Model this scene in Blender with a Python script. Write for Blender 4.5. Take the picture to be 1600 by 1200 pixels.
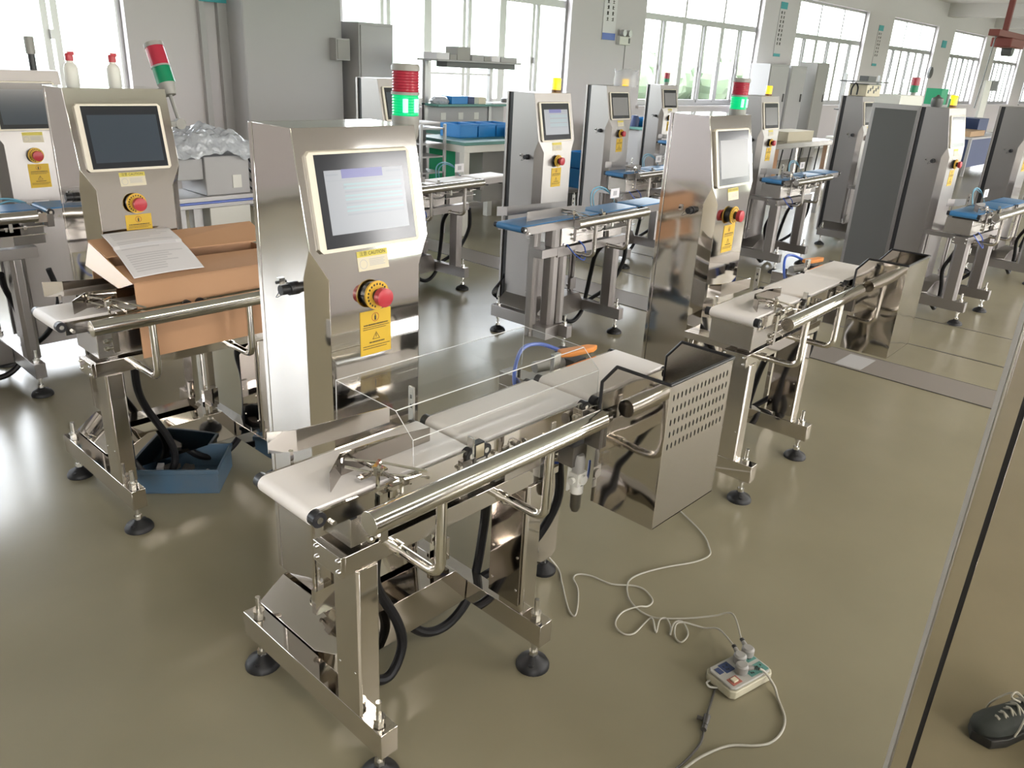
import bpy, math, random
from mathutils import Vector, Matrix
for o in list(bpy.data.objects): bpy.data.objects.remove(o)
S = bpy.context.scene
COL = S.collection
random.seed(4)
rad = math.radians

# ------------------------------------------------------------------ camera, sky, daylight, exposure
cam_d = bpy.data.cameras.new('camera'); cam = bpy.data.objects.new('camera', cam_d); COL.objects.link(cam)
YAW, PIT, ROL, FOC = 0.8356745918206968, 0.3859853570406139, 0.05392207656406505, 1243.65
cy, sy, cp, sp, cr, sr = math.cos(YAW), math.sin(YAW), math.cos(PIT), math.sin(PIT), math.cos(ROL), math.sin(ROL)
FW = Vector((sy*cp, cy*cp, -sp)); RT = Vector((cy, -sy, 0)); UP = RT.cross(FW)
R2 = RT*cr + UP*sr; U2 = -RT*sr + UP*cr
mw = Matrix((R2, U2, -FW)).transposed().to_4x4(); mw.translation = (0, 0, 1.65)
cam.matrix_world = mw
cam_d.sensor_fit = 'HORIZONTAL'; cam_d.sensor_width = 36.0; cam_d.lens = FOC/1600*36.0
cam_d.clip_start = 0.02; cam_d.clip_end = 300
S.camera = cam

W = bpy.data.worlds.new('sky'); S.world = W; W.use_nodes = True
nt = W.node_tree; nt.nodes.clear()
def nd(t, **k):
    n = nt.nodes.new(t)
    for a, b in k.items(): setattr(n, a, b)
    return n
tc = nd('ShaderNodeTexCoord'); sx = nd('ShaderNodeSeparateXYZ'); nt.links.new(tc.outputs['Generated'], sx.inputs[0])
nz = nd('ShaderNodeTexNoise'); nz.inputs['Scale'].default_value = 14; nz.inputs['Detail'].default_value = 5
nt.links.new(tc.outputs['Generated'], nz.inputs['Vector'])
ma = nd('ShaderNodeMath', operation='MULTIPLY_ADD'); ma.inputs[1].default_value = -0.10
nt.links.new(nz.outputs['Fac'], ma.inputs[0]); nt.links.new(sx.outputs['Z'], ma.inputs[2])
rp = nd('ShaderNodeValToRGB'); nt.links.new(ma.outputs[0], rp.inputs[0])
e = rp.color_ramp.elements
e[0].position = 0.0; e[0].color = (0.34, 0.42, 0.38, 1)
e[1].position = 0.035; e[1].color = (0.90, 0.95, 1.0, 1)
ry = nd('ShaderNodeMapRange'); ry.inputs[1].default_value = -.4; ry.inputs[2].default_value = .4; nt.links.new(sx.outputs['Y'], ry.inputs[0])
tint = nd('ShaderNodeMix', data_type='RGBA'); tint.inputs[6].default_value = (1.55, 1.40, 1.32, 1); tint.inputs[7].default_value = (1.0, .985, 1.0, 1)
nt.links.new(ry.outputs[0], tint.inputs[0])
mul = nd('ShaderNodeMix', data_type='RGBA', blend_type='MULTIPLY'); mul.inputs[0].default_value = 1
nt.links.new(rp.outputs[0], mul.inputs[6]); nt.links.new(tint.outputs[2], mul.inputs[7])
bg = nd('ShaderNodeBackground'); bg.inputs['Strength'].default_value = 9.0
wo = nd('ShaderNodeOutputWorld'); nt.links.new(mul.outputs[2], bg.inputs[0]); nt.links.new(bg.outputs[0], wo.inputs[0])

WIN_W, PITCH, WX0 = 4.1, 5.83, 0.27-5.83           # window width, bay pitch, first bay's start
WZ0, WZ1, WT = 1.02, 3.2, 2.42                      # sill, head, transom height
YB, YF, XL, XR, ZC = 8.5, -5.0, -6.0, 46.0, 3.85
WINS = [(-5.7, -1.9), (-.3, 3.57), (6.1, 10.3), (12.27, 16.39), (18.0, 21.9), (23.65, 27.35), (28.95, 32.5), (34.0, 37.6), (39.2, 42.8)]
def winx(i): return WINS[i+1]
for side, yy, rz in (('b', YB+0.32, 0), ('f', YF-0.32, 1)):
    for i in range(-1, 8):
        a, b = winx(i)
        L = bpy.data.lights.new('daylight_portal', 'AREA'); L.shape = 'RECTANGLE'; L.size = b-a; L.size_y = WZ1-WZ0
        L.cycles.is_portal = True
        o = bpy.data.objects.new('daylight_portal', L); COL.objects.link(o)
        o.location = ((a+b)/2, yy, (WZ0+WZ1)/2)
        o.rotation_euler = (rad(-90) if side == 'b' else rad(90), 0, 0)
for i in range(6):               # ceiling lamps over the aisles
    for yy in (-1.6,):
        L = bpy.data.lights.new('ceiling_lamp', 'AREA'); L.shape = 'RECTANGLE'; L.size = 1.3; L.size_y = .25; L.energy = 26; L.color = (1.0, .90, .78)
        o = bpy.data.objects.new('ceiling_lamp', L); COL.objects.link(o); o.location = (-3+3.2*i, yy, 3.7)
S.view_settings.view_transform = 'Standard'; S.view_settings.look = 'None'
S.view_settings.gamma = 1; S.view_settings.use_curve_mapping = False
S.view_settings.exposure = 0.90
S.cycles.max_bounces = 10; S.cycles.glossy_bounces = 6; S.cycles.diffuse_bounces = 5
S.cycles.transparent_max_bounces = 16; S.cycles.sample_clamp_indirect = 8
S.cycles.caustics_reflective = False; S.cycles.blur_glossy = 0.5

# ------------------------------------------------------------------ materials
def mat(name, col, rough=0.5, metal=0.0, spec=0.5, bump=None, noise=None, emit=None, coat=0, aniso=None, trans=0):
    m = bpy.data.materials.new(name); m.use_nodes = True
    n = m.node_tree.nodes; l = m.node_tree.links; b = n['Principled BSDF']
    b.inputs['Base Color'].default_value = (*col, 1); b.inputs['Roughness'].default_value = rough
    b.inputs['Metallic'].default_value = metal; b.inputs['Specular IOR Level'].default_value = spec
    b.inputs['Coat Weight'].default_value = coat; b.inputs['Transmission Weight'].default_value = trans
    if emit: b.inputs['Emission Color'].default_value = (*emit[0], 1); b.inputs['Emission Strength'].default_value = emit[1]
    if bump or noise:
        t = n.new('ShaderNodeTexCoord')
    if bump:            # (scale, distance, strength, stretch)
        mp = n.new('ShaderNodeMapping'); mp.inputs['Scale'].default_value = bump[3] if len(bump) > 3 else (1, 1, 1)
        l.new(t.outputs['Object'], mp.inputs[0])
        x = n.new('ShaderNodeTexNoise'); x.inputs['Scale'].default_value = bump[0]; x.inputs['Detail'].default_value = 1.5
        l.new(mp.outputs[0], x.inputs['Vector'])
        bb = n.new('ShaderNodeBump'); bb.inputs['Distance'].default_value = bump[1]; bb.inputs['Strength'].default_value = bump[2]
        l.new(x.outputs['Fac'], bb.inputs['Height']); l.new(bb.outputs[0], b.inputs['Normal'])
    if noise:           # (scale, col2, rough2)
        x = n.new('ShaderNodeTexNoise'); x.inputs['Scale'].default_value = noise[0]; x.inputs['Detail'].default_value = 6
        l.new(t.outputs['Object'], x.inputs['Vector'])
        r = n.new('ShaderNodeMapRange'); r.inputs[1].default_value = 0.12; r.inputs[2].default_value = 0.88
        l.new(x.outputs['Fac'], r.inputs[0])
        mx = n.new('ShaderNodeMix'); mx.data_type = 'RGBA'; l.new(r.outputs[0], mx.inputs[0])
        mx.inputs[6].default_value = (*col, 1); mx.inputs[7].default_value = (*noise[1], 1)
        l.new(mx.outputs[2], b.inputs['Base Color'])
        if len(noise) > 2:
            q = n.new('ShaderNodeMapRange'); q.inputs[3].default_value = rough; q.inputs[4].default_value = noise[2]
            l.new(r.outputs[0], q.inputs[0]); l.new(q.outputs[0], b.inputs['Roughness'])
    return m
def clear(name, tint, gloss):
    m = bpy.data.materials.new(name); m.use_nodes = True
    n = m.node_tree.nodes; l = m.node_tree.links; n.clear()
    tr = n.new('ShaderNodeBsdfTransparent'); tr.inputs[0].default_value = (*tint, 1)
    g = n.new('ShaderNodeBsdfGlossy'); g.inputs['Roughness'].default_value = 0.03
    lw = n.new('ShaderNodeLayerWeight'); lw.inputs[0].default_value = .5
    pw = n.new('ShaderNodeMath'); pw.operation = 'POWER'; pw.inputs[1].default_value = 5; l.new(lw.outputs['Facing'], pw.inputs[0])
    f = n.new('ShaderNodeMath'); f.operation = 'MULTIPLY_ADD'; f.inputs[1].default_value = gloss; f.inputs[2].default_value = gloss*.06; l.new(pw.outputs[0], f.inputs[0])
    x = n.new('ShaderNodeMixShader'); o = n.new('ShaderNodeOutputMaterial')
    l.new(f.outputs[0], x.inputs[0]); l.new(tr.outputs[0], x.inputs[1]); l.new(g.outputs[0], x.inputs[2]); l.new(x.outputs[0], o.inputs[0])
    return m
M = dict(
 mirror=mat('polished_steel', (.68, .645, .61), .06, 1, bump=(2.2, .012, .35)),
 mirror2=mat('polished_steel_sheet', (.64, .605, .565), .05, 1, bump=(3.2, .02, .55)),
 panel=mat('mirror_panel', (.70, .655, .60), .012, 1), satin=mat('satin_steel', (.55, .525, .50), .22, 1, bump=(3, .004, .3)),
 brushed=mat('brushed_steel', (.33, .31, .30), .36, 1, bump=(60, .0006, .35, (1, 1, .02))),
 dsteel=mat('dark_machined_steel', (.22, .21, .2), .3, 1),
 mirrord=mat('polished_steel_dark', (.40, .365, .335), .07, 1, bump=(4, .01, .5)),
 satind=mat('satin_steel_dark', (.40, .375, .34), .26, 1, bump=(3, .004, .3)),
 chrome=mat('chrome_tube', (.72, .70, .66), .09, 1),
 bolt=mat('zinc_bolt', (.66, .65, .62), .25, 1),
 rubber=mat('black_rubber', (.009, .009, .010), .5, spec=.35),
 black=mat('black_plastic', (.015, .015, .018), .35),
 hose=mat('black_hose', (.005, .005, .006), .5, spec=.3),
 wbelt=mat('white_belt', (.80, .76, .735), .5, noise=(6, (.76, .72, .70))),
 bbelt=mat('blue_belt', (.035, .16, .36), .38, noise=(5, (.06, .2, .40))),
 bezel=mat('cream_bezel', (.72, .66, .56), .4),
 lcdblack=mat('screen_glass_black', (.02, .022, .028), .12),
 lcdoff=mat('screen_glass_off', (.045, .06, .08), .12),
 lcd=mat('screen_lit', (.05, .05, .05), .2, emit=((.46, .48, .51), .42)),
 lcdpur=mat('screen_purple_bar', (.05, .05, .05), .2, emit=((.17, .17, .45), .45)),
 lcdgrey=mat('screen_grey_rows', (.05, .05, .05), .2, emit=((.34, .36, .40), .5)),
 lcdteal=mat('screen_teal_rows', (.05, .05, .05), .2, emit=((.34, .50, .52), .5)),
 lcddim=mat('screen_dim', (.05, .05, .05), .2, emit=((.22, .21, .20), .38)),
 hole=mat('slot_dark', (.012, .011, .010), .95, spec=0),
 red=mat('red_plastic', (.46, .04, .055), .35), redl=mat('red_lens', (.38, .025, .05), .25),
 greenl=mat('green_lens_lit', (.0, .25, .1), .3, emit=((.0, .80, .26), .36)),
 greenc=mat('green_lens_core', (.2, .9, .6), .3, emit=((.35, 1.0, .78), .8)),
 greenoff=mat('green_lens_off', (.0, .2, .09), .3),
 amber=mat('amber_lens_lit', (.8, .5, .0), .3, emit=((1.0, .58, .03), .55)),
 amberd=mat('amber_base', (.16, .07, .02), .4),
 greyp=mat('grey_plastic', (.30, .29, .27), .45),
 yellow=mat('yellow_sticker', (.62, .40, .035), .5), ink=mat('dark_print', (.035, .03, .02), .6),
 inkred=mat('red_print', (.35, .06, .03), .6),
 yring=mat('yellow_ring', (.70, .42, .05), .45),
 cream=mat('cream_sticker', (.62, .56, .42), .5), ylw2=mat('yellow_band', (.60, .50, .08), .5),
 cardboard=mat('cardboard', (.52, .30, .17), .75, noise=(3.5, (.47, .26, .14))),
 tape=mat('packing_tape', (.55, .30, .11), .25),
 paper=mat('white_paper', (.74, .72, .74), .7), print=mat('grey_print', (.42, .41, .43), .7),
 blue=mat('blue_crate_plastic', (.015, .20, .52), .42), bluedk=mat('dark_blue_crate_plastic', (.035, .11, .20), .5, noise=(9, (.09, .12, .15))),
 bluehose=mat('blue_air_hose', (.04, .10, .45), .3), tealhose=mat('pale_blue_hose', (.16, .38, .52), .35), navy=mat('navy_plastic', (.03, .05, .13), .5),
 orange=mat('orange_plastic', (.75, .27, .05), .45), teal=mat('teal_sign', (.05, .35, .38), .5),
 greenp=mat('green_plastic', (.02, .36, .17), .5), greenbench=mat('green_bench_mat', (.10, .25, .22), .4),
 wall=mat('painted_wall', (.62, .585, .60), .75, noise=(.6, (.59, .56, .575))),
 dado=mat('wall_paint_lower', (.56, .56, .53), .7),
 ceil=mat('ceiling_paint', (.55, .53, .51), .8),
 floor=mat('epoxy_floor', (.205, .184, .122), .245, spec=.5, noise=(1.8, (.268, .240, .162)), bump=(5, .004, .25)),
 mortar=mat('floor_cover_plate', (.21, .185, .165), .4), seam=mat('dark_floor_line', (.06, .055, .05), .5),
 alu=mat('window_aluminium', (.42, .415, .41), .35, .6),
 white=mat('white_plastic', (.66, .65, .60), .4), offw=mat('aged_white_plastic', (.46, .43, .31), .5, noise=(30, (.52, .49, .38))),
 cord=mat('pale_grey_cord', (.40, .38, .32), .45), cordb=mat('dark_grey_cord', (.05, .045, .04), .5),
 cabg=mat('grey_painted_metal', (.40, .39, .39), .45), cabd=mat('dark_grey_metal', (.085, .085, .083), .4),
 dullred=mat('dull_red_plastic', (.36, .12, .09), .5), stripw=mat('worn_white_plastic', (.40, .39, .36), .5), softprint=mat('soft_grey_print', (.60, .585, .61), .7), leaf=mat('leaf_green', (.030, .055, .036), .7, noise=(3, (.055, .085, .04))), yard=mat('yard_concrete', (.30, .30, .29), .8), wood=mat('plywood', (.42, .28, .16), .7),
 shoe=mat('charcoal_trainer_mesh', (.018, .026, .024), .8, noise=(60, (.035, .043, .04))), sole=mat('dark_sole', (.02, .022, .022), .6),
 lace=mat('pale_lace', (.38, .38, .33), .7), jeans=mat('dark_trousers', (.03, .034, .045), .85),
 grime=mat('parts_metal', (.25, .23, .21), .4, .7), rust=mat('brown_red_paint', (.20, .045, .035), .55),
 glass=clear('window_glass', (.98, .99, .985), .25), acrylic=clear('clear_acrylic', (.975, .98, .98), .6),
 film=mat('plastic_film', (.44, .46, .50), .20, spec=.8, bump=(22, .03, .9)),
 edge=mat('acrylic_edge', (.60, .60, .60), .2),
)

# ------------------------------------------------------------------ mesh helpers
class MB:
    def __init__(s): s.v = []; s.f = []; s.m = []
    def add(s, vs, fs, mi=0):
        k = len(s.v); s.v += [tuple(v) for v in vs]; s.f += [tuple(i+k for i in f) for f in fs]; s.m += [mi]*len(fs); return s
    def box(s, x0, x1, y0, y1, z0, z1, mi=0):
        return s.add([(x, y, z) for z in (z0, z1) for x, y in ((x0, y0), (x1, y0), (x1, y1), (x0, y1))],
                     [(3, 2, 1, 0), (4, 5, 6, 7), (0, 1, 5, 4), (1, 2, 6, 5), (2, 3, 7, 6), (3, 0, 4, 7)], mi)
    def rbox(s, c, sz, rz, mi=0, rx=0):
        R = Matrix.Rotation(rz, 3, 'Z') @ Matrix.Rotation(rx, 3, 'X'); c = Vector(c); k = MB(); a, b, d = (q/2 for q in sz)
        k.box(-a, a, -b, b, -d, d); return s.add([c + R @ Vector(v) for v in k.v], k.f, mi)
    def loft(s, rings, mi=0, cap=True):
        n = len(rings[0]); vs = [p for r in rings for p in r]; fs = []
        for i in range(len(rings)-1):
            for j in range(n):
                a, b = i*n+j, i*n+(j+1) % n; fs.append((a, b, b+n, a+n))
        if cap: fs += [tuple(range(n))[::-1], tuple(range((len(rings)-1)*n, len(rings)*n))]
        return s.add(vs, fs, mi)
    def prism(s, poly, ax, a, b, mi=0):
        def P(p, t): return {'x': (t, p[0], p[1]), 'y': (p[0], t, p[1]), 'z': (p[0], p[1], t)}[ax]
        return s.loft([[P(p, a) for p in poly], [P(p, b) for p in poly]], mi)
    def frame(s, p0, p1):
        d = (Vector(p1)-Vector(p0)).normalized(); u = d.orthogonal().normalized(); return d, u, d.cross(u)
    def cyl(s, p0, p1, r, n=16, mi=0, r1=None):
        d, u, w = s.frame(p0, p1); r1 = r if r1 is None else r1
        g = lambda p, q: [Vector(p)+(u*math.cos(2*math.pi*i/n)+w*math.sin(2*math.pi*i/n))*q for i in range(n)]
        return s.loft([g(p0, r), g(p1, r1)], mi)
    def tube(s, pts, r, n=10, mi=0, sub=6, flat=None):
        P = [Vector(p) for p in pts]
        if sub:
            Q = []
            for i in range(len(P)-1):
                a, b, c, d = P[max(i-1, 0)], P[i], P[i+1], P[min(i+2, len(P)-1)]
                for k in range(sub):
                    t = k/sub; Q.append(.5*((2*b)+(c-a)*t+(2*a-5*b+4*c-d)*t*t+(3*b-a-3*c+d)*t**3))
            P = Q+[P[-1]]
        T = [(P[min(i+1, len(P)-1)]-P[max(i-1, 0)]).normalized() for i in range(len(P))]
        u = T[0].orthogonal().normalized(); rings = []
        for p, t in zip(P, T):
            u = (u-t*u.dot(t)).normalized(); w = t.cross(u)
            rings.append([p+(u*math.cos(2*math.pi*j/n)+w*math.sin(2*math.pi*j/n))*r for j in range(n)])
        return s.loft(rings, mi)
    def lathe(s, c, prof, n=20, mi=0):
        c = Vector(c)
        return s.loft([[c+Vector((r*math.cos(2*math.pi*i/n), r*math.sin(2*math.pi*i/n), z)) for i in range(n)] for r, z in prof], mi)
    def build(s, name, mats, parent=None, off=(0, 0, 0), bevel=0, smooth=35, key=None, loc=None):
        mats = mats if isinstance(mats, (list, tuple)) else [mats]
        me = bpy.data.meshes.new(name)
        me.from_pydata([(x-off[0], y-off[1], z-off[2]) for x, y, z in s.v], [], s.f)
        for m in mats: me.materials.append(m)
        me.polygons.foreach_set('material_index', s.m)
        me.polygons.foreach_set('use_smooth', [True]*len(s.f))
        me.update(); me.set_sharp_from_angle(angle=rad(smooth))
        o = bpy.data.objects.new(name, me); COL.objects.link(o); o.parent = parent
        if loc: o.location = loc
        if bevel:
            b = o.modifiers.new('edge', 'BEVEL'); b.width = bevel; b.segments = 2; b.limit_method = 'ANGLE'; b.angle_limit = rad(40)
        return o
def tag(o, label=None, cat=None, group=None, kind=None):
    for k, v in (('label', label), ('category', cat), ('group', group), ('kind', kind)):
        if v: o[k] = v
    return o
def empty(name, loc, rz=0):
    o = bpy.data.objects.new(name, None); COL.objects.link(o); o.location = loc; o.rotation_euler = (0, 0, rz); o.empty_display_size = .1
    return o
def copy_tree(o, parent=None, depth=0):
    c = o.copy(); COL.objects.link(c); c.parent = parent
    for ch in list(o.children): copy_tree(ch, c, depth+1)
    return c
def chamf(x0, x1, y0, y1, c):
    return [(x0+c, y0), (x1-c, y0), (x1, y0+c), (x1, y1-c), (x1-c, y1), (x0+c, y1), (x0, y1-c), (x0, y0+c)]

# ------------------------------------------------------------------ room shell
def struct(o): o['kind'] = 'structure'; return o
struct(MB().box(XL, XR, YF, YB, -.1, 0).build('floor', M['floor']))
struct(MB().box(XL-.2, XR+.2, YF-.3, YB+.3, ZC, ZC+.2).build('ceiling', M['ceil']))
for nm, y0, y1 in (('wall_back', YB, YB+.25), ('wall_front', YF-.25, YF)):
    b = MB(); b.box(XL, XR, y0, y1, 0, WZ0); b.box(XL, XR, y0, y1, WZ1, ZC)
    xs = [XL]
    for i in range(-1, 8):
        a, c = winx(i); b.box(xs[-1], a, y0, y1, WZ0, WZ1); xs.append(c)
    b.box(xs[-1], XR, y0, y1, WZ0, WZ1)
    struct(b.build(nm, M['wall']))
struct(MB().box(XL-.2, XL, YF, YB, 0, ZC).build('wall_left', M['wall']))
struct(MB().box(XR, XR+.2, YF, YB, 0, ZC).build('wall_right', M['wall']))
k = 0
for i in range(-1, 7):          # ceiling beams over the piers
    a, c = winx(i)
    if i < 4: continue
    struct(MB().box(c+.5, c+1.0, YF, YB, 3.5, ZC).build('trim_%d' % k, M['ceil'])); k += 1
struct(MB().box(XL, XR, YB-.02, YB, 0, .12).build('baseboard_back', M['dado']))
# projecting pier between the first two windows
struct(MB().prism(chamf(4.60, 5.81, 8.12, 8.5, .01), 'z', 0, ZC).build('trim_10', M['cabg']))
struct(MB().box(4.30, 4.36, 8.44, 8.5, 0, ZC).box(4.50, 4.60, 8.44, 8.5, 0, ZC).build('trim_11', M['cabg']))
wn = 0
for y, sgn in ((YB, 1), (YF, -1)):
    for i in range(-1, 8):
        a, c = winx(i); y0, y1 = (y+.09, y+.15) if sgn > 0 else (y-.15, y-.09)
        f = MB(); w = .05
        f.box(a, c, y0, y1, WZ0, WZ0+w); f.box(a, c, y0, y1, WZ1-w, WZ1); f.box(a, a+w, y0, y1, WZ0+w, WZ1-w); f.box(c-w, c, y0, y1, WZ0+w, WZ1-w)
        f.box(a+w, c-w, y0, y1, WT, WT+.1)
        L = (c-a)/3
        for q in (1, 2):
            f.box(a+q*L-.065, a+q*L+.065, y0, y1, WZ0+w, WT); f.box(a+q*L-.03, a+q*L+.03, y0, y1, WT+.1, WZ1-w)
        for q in range(3):          # meeting stiles of the sliding sashes, with a latch
            x = a+(q+.5)*L
            f.box(x-.07, x-.012, y0+.01, y1-.01, WZ0+w, WT); f.box(x+.012, x+.07, y0-.015, y1-.03, WZ0+w, WT)
            f.box(x-.02, x+.02, min(y0, y1)-.03, y0+.01, 1.62, 1.70)
            f.box(a+q*L+.05, a+(q+1)*L-.05, y0+.005, y1-.005, WZ0+w, WZ0+w+.05)
        fo = struct(f.build('window_%d' % wn, M['alu'])); wn += 1
        g = MB().box(a+.03, c-.03, (y0+y1)/2-.002, (y0+y1)/2+.002, WZ0+.03, WZ1-.03)
        g.build('pane', M['glass'], fo)
        if sgn > 0:
            MB().box(a-.04, c+.04, y-.06, y+.09, WZ0-.04, WZ0).build('window_sill', M['wall'], fo)
# floor cover plates and dark joints
t = MB().box(4.80, 5.12, -1.5, 8.0, 0.0, .004)
tag(t.build('floor_cover_plate', M['mortar'], None, bevel=.001), 'flat grey brown cable cover plate running across the green floor', 'floor plate')
MB().box(4.905, 5.02, 1.30, 1.46, .004, .0045)
tag(MB().box(4.82, 5.08, 1.50, 1.66, .004, .0046).build('tape_patch', M['cabg']), 'pale square of tape stuck on the floor cover plate', 'tape')
struct(MB().box(5.63, 5.645, -1.5, 4.6, 0, .0015).box(4.795, 4.80, -1.5, 8, 0, .0045).box(5.12, 5.125, -1.5, 8, 0, .0045).box(6.35, 6.36, -1.5, 5, 0, .0015).build('trim_20', M['seam']))

# ------------------------------------------------------------------ the checkweighing machine
C0 = (1.2, 1.45, 0)
CACHE = {}
def part(key, mk, name, mats, parent, bevel=0, off=(0, 0, 0), smooth=35):
    """a part of a machine, authored in the nearest machine's place; repeats share mesh data"""
    if key in CACHE:
        src = CACHE[key]; o = src.copy(); o.name = name; COL.objects.link(o); o.parent = parent; o.location = (0, 0, 0)
    else:
        o = mk().build(name, mats, parent, off=C0, bevel=bevel, smooth=smooth); CACHE[key] = o
    o.location = off
    return o
def foot_mb(x, y):
    b = MB(); b.lathe((x, y, 0), [(.001, 0), (.050, 0), (.050, .008), (.043, .020), (.018, .034), (.014, .040), (.001, .040)], 24, 0)
    b.cyl((x, y, .03), (x, y, .235), .0075, 12, 1); b.cyl((x, y, .174), (x, y, .186), .014, 6, 1); b.cyl((x, y, .187), (x, y, .192), .016, 16, 1)
    b.cyl((x, y, .04), (x, y, .055), .014, 6, 1); b.cyl((x, y, .085), (x, y, .10), .014, 6, 1)
    for a in (.6, 3.7): b.cyl((x+.032*math.cos(a), y+.032*math.sin(a), .020), (x+.032*math.cos(a), y+.032*math.sin(a), .0265), .008, 10, 2)
    return b
def screen_y(z): return 1.609-(1.487-z)*.2
def on_tilt(b, x0, x1, z0, z1, t0, t1, mi, r=0):
    """slab on the tilted hood face, from t0 to t1 in front of it"""
    P = lambda x, z, t: (x, screen_y(z)-t*.98, z+t*-.196*-1*-1)
    ring = lambda t: [P(x0, z0, t), P(x1, z0, t), P(x1, z1, t), P(x0, z1, t)]
    if r:
        ring = lambda t: [P(x0+r, z0, t), P(x1-r, z0, t), P(x1, z0+r, t), P(x1, z1-r, t), P(x1-r, z1, t), P(x0+r, z1, t), P(x0, z1-r, t), P(x0, z0+r, t)]
    return b.loft([ring(t0), ring(t1)], mi)
def cabinet_mb(full, zb):
    def f():
        b = MB(); d = 1.769
        R = lambda z, y, c, e: [(1.006, d, z), (1.006, y+e, z), (1.006+c, y, z), (1.363-c, y, z), (1.363, y+e, z), (1.363, d, z)]
        b.loft([R(zb, 1.542, .041, .043), R(1.151, 1.542, .041, .043), R(1.222, 1.556, .001, .001), R(1.487, 1.609, .001, .001)])
        return b
    return f
def machine(label, dx, dy, th=0, style='mirror', belt='w', tower=None, binn=None, cab_dx=0, conv_dz=0, ext=0, screen='off', door=False, cover=False, reg=False, guides=True, lod=0, out=True, hoses=True, bottomz=.25, dz=0, sens=True, group='checkweighing machines on the shop floor'):
    root = empty('checkweigher', (C0[0]+dx, C0[1]+dy, 0), th)
    tag(root, label, 'weighing machine', group)
    mir = style == 'mirror'; A = M['mirror'] if mir else M['brushed']; B = M['mirror'] if mir else M['brushed']; ch = M['chrome'] if mir else M['satin']
    co = (cab_dx, 0, dz)
    # control cabinet
    full = not mir
    cab = part(('cab', style), cabinet_mb(full, .13 if full else bottomz), 'control_cabinet', A, root, .0025, co)
    def back():
        b = MB(); zb = .13 if full else bottomz
        g = .034 if full else .003; b.box(1.010, 1.359, 1.769, 1.769+g, zb+.01, 1.483, 0); b.box(1.0 if full else 1.006, 1.369 if full else 1.363, 1.769+g, 1.786+g, zb, 1.487, 1); return b
    part(('back', style), back, 'rear_door', [M['black'], A], cab, .0015)
    if door:
        b = MB(); b.box(1.0, 1.018, 1.80, 2.16, .13, 1.489, 0); b.box(.998, 1.0, 1.825, 2.135, .16, 1.455, 1)
        o = b.build('open_door', [A, M['cabd']], cab, off=C0, bevel=.001)
    def labels():
        b = MB(); y = 1.5405
        b.box(1.133, 1.228, y, 1.542, .940, 1.055, 0)
        def ring(cx, cz, r, w, n, mi):
            for i in range(n):
                a, c = 2*math.pi*i/n, 2*math.pi*(i+1)/n
                b.add([(cx+r*math.cos(a), y-.0004, cz+r*math.sin(a)), (cx+r*math.cos(c), y-.0004, cz+r*math.sin(c)),
                       (cx+(r-w)*math.cos(c), y-.0004, cz+(r-w)*math.sin(c)), (cx+(r-w)*math.cos(a), y-.0004, cz+(r-w)*math.sin(a))], [(0, 1, 2, 3)], mi)
        ring(1.179, 1.037, .0115, .0016, 20, 2)
        b.box(1.1765, 1.1815, y-.0005, y, 1.029, 1.040, 1); b.box(1.178, 1.180, y-.0005, y, 1.040, 1.045, 1)
        pts = [(1.169, .979), (1.193, .979), (1.181, .9985)]
        for i in range(3):
            p, q = pts[i], pts[(i+1) % 3]; c = (1.181, .9855)
            k = lambda a: (c[0]+(a[0]-c[0])*.78, c[1]+(a[1]-c[1])*.78)
            b.add([(p[0], y-.0004, p[1]), (q[0], y-.0004, q[1]), (k(q)[0], y-.0004, k(q)[1]), (k(p)[0], y-.0004, k(p)[1])], [(0, 1, 2, 3)], 1)
        b.box(1.1802, 1.1818, y-.0005, y, .984, .993, 1)
        rr = random.Random(3)
        for z, x0, x1, h in ((1.0185, 1.143, 1.219, .0035), (1.0125, 1.141, 1.222, .0018), (1.0075, 1.141, 1.212, .0018), (.9715, 1.160, 1.207, .0034), (.9625, 1.140, 1.224, .002), (.9565, 1.140, 1.214, .002)):
            x = x0
            while x < x1:
                w = rr.uniform(.0015, .0045); b.box(x, min(x+w, x1), y-.0004, y, z-h/2, z+h/2, 1); x += w+rr.uniform(.0006, .0014)
        return b
    part('labels', labels, 'warning_label', [M['yellow'], M['ink'], M['inkred']], cab)
    def caut():
        b = MB(); on_tilt(b, 1.134, 1.226, 1.158, 1.205, .0, .0012, 0); on_tilt(b, 1.134, 1.226, 1.191, 1.205, .0012, .0016, 1)
        for i, z in enumerate((1.184, 1.180, 1.1765, 1.173, 1.1695)): on_tilt(b, 1.168, 1.215-.004*(i % 2), z-.0007, z+.0007, .0012, .0015, 2)
        for i in range(16):
            a, c = 2*math.pi*i/16, 2*math.pi*(i+1)/16
            x = 1.150; z = 1.174
            b.add([(x+r*math.cos(t), screen_y(z+r*math.sin(t))-.0016, z+r*math.sin(t)) for r, t in ((.0115, a), (.0115, c), (.0102, c), (.0102, a))], [(0, 1, 2, 3)], 2)
        return b
    cl = part('caut', caut, 'caution_label', [M['cream'], M['ylw2'], M['print']], cab)
    if lod == 0:
        fc = bpy.data.curves.new('caution_text', 'FONT'); fc.body = '\u6ce8\u610f CAUTION'; fc.size = .0115; fc.align_x = 'CENTER'; fc.align_y = 'CENTER'
        fc.materials.append(M['ink']); to = bpy.data.objects.new('caution_font', fc); COL.objects.link(to); bpy.context.view_layer.update()
        tm = bpy.data.meshes.new_from_object(to.evaluated_get(bpy.context.evaluated_depsgraph_get())); bpy.data.objects.remove(to)
        if not tm.materials: tm.materials.append(M['ink'])
        t = bpy.data.objects.new('caution_text', tm); COL.objects.link(t); t.parent = cab
        zt = 1.198; t.location = (1.180-C0[0], screen_y(zt)-.0022-C0[1], zt); t.rotation_euler = (rad(90)-math.atan(.2), 0, 0)
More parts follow.
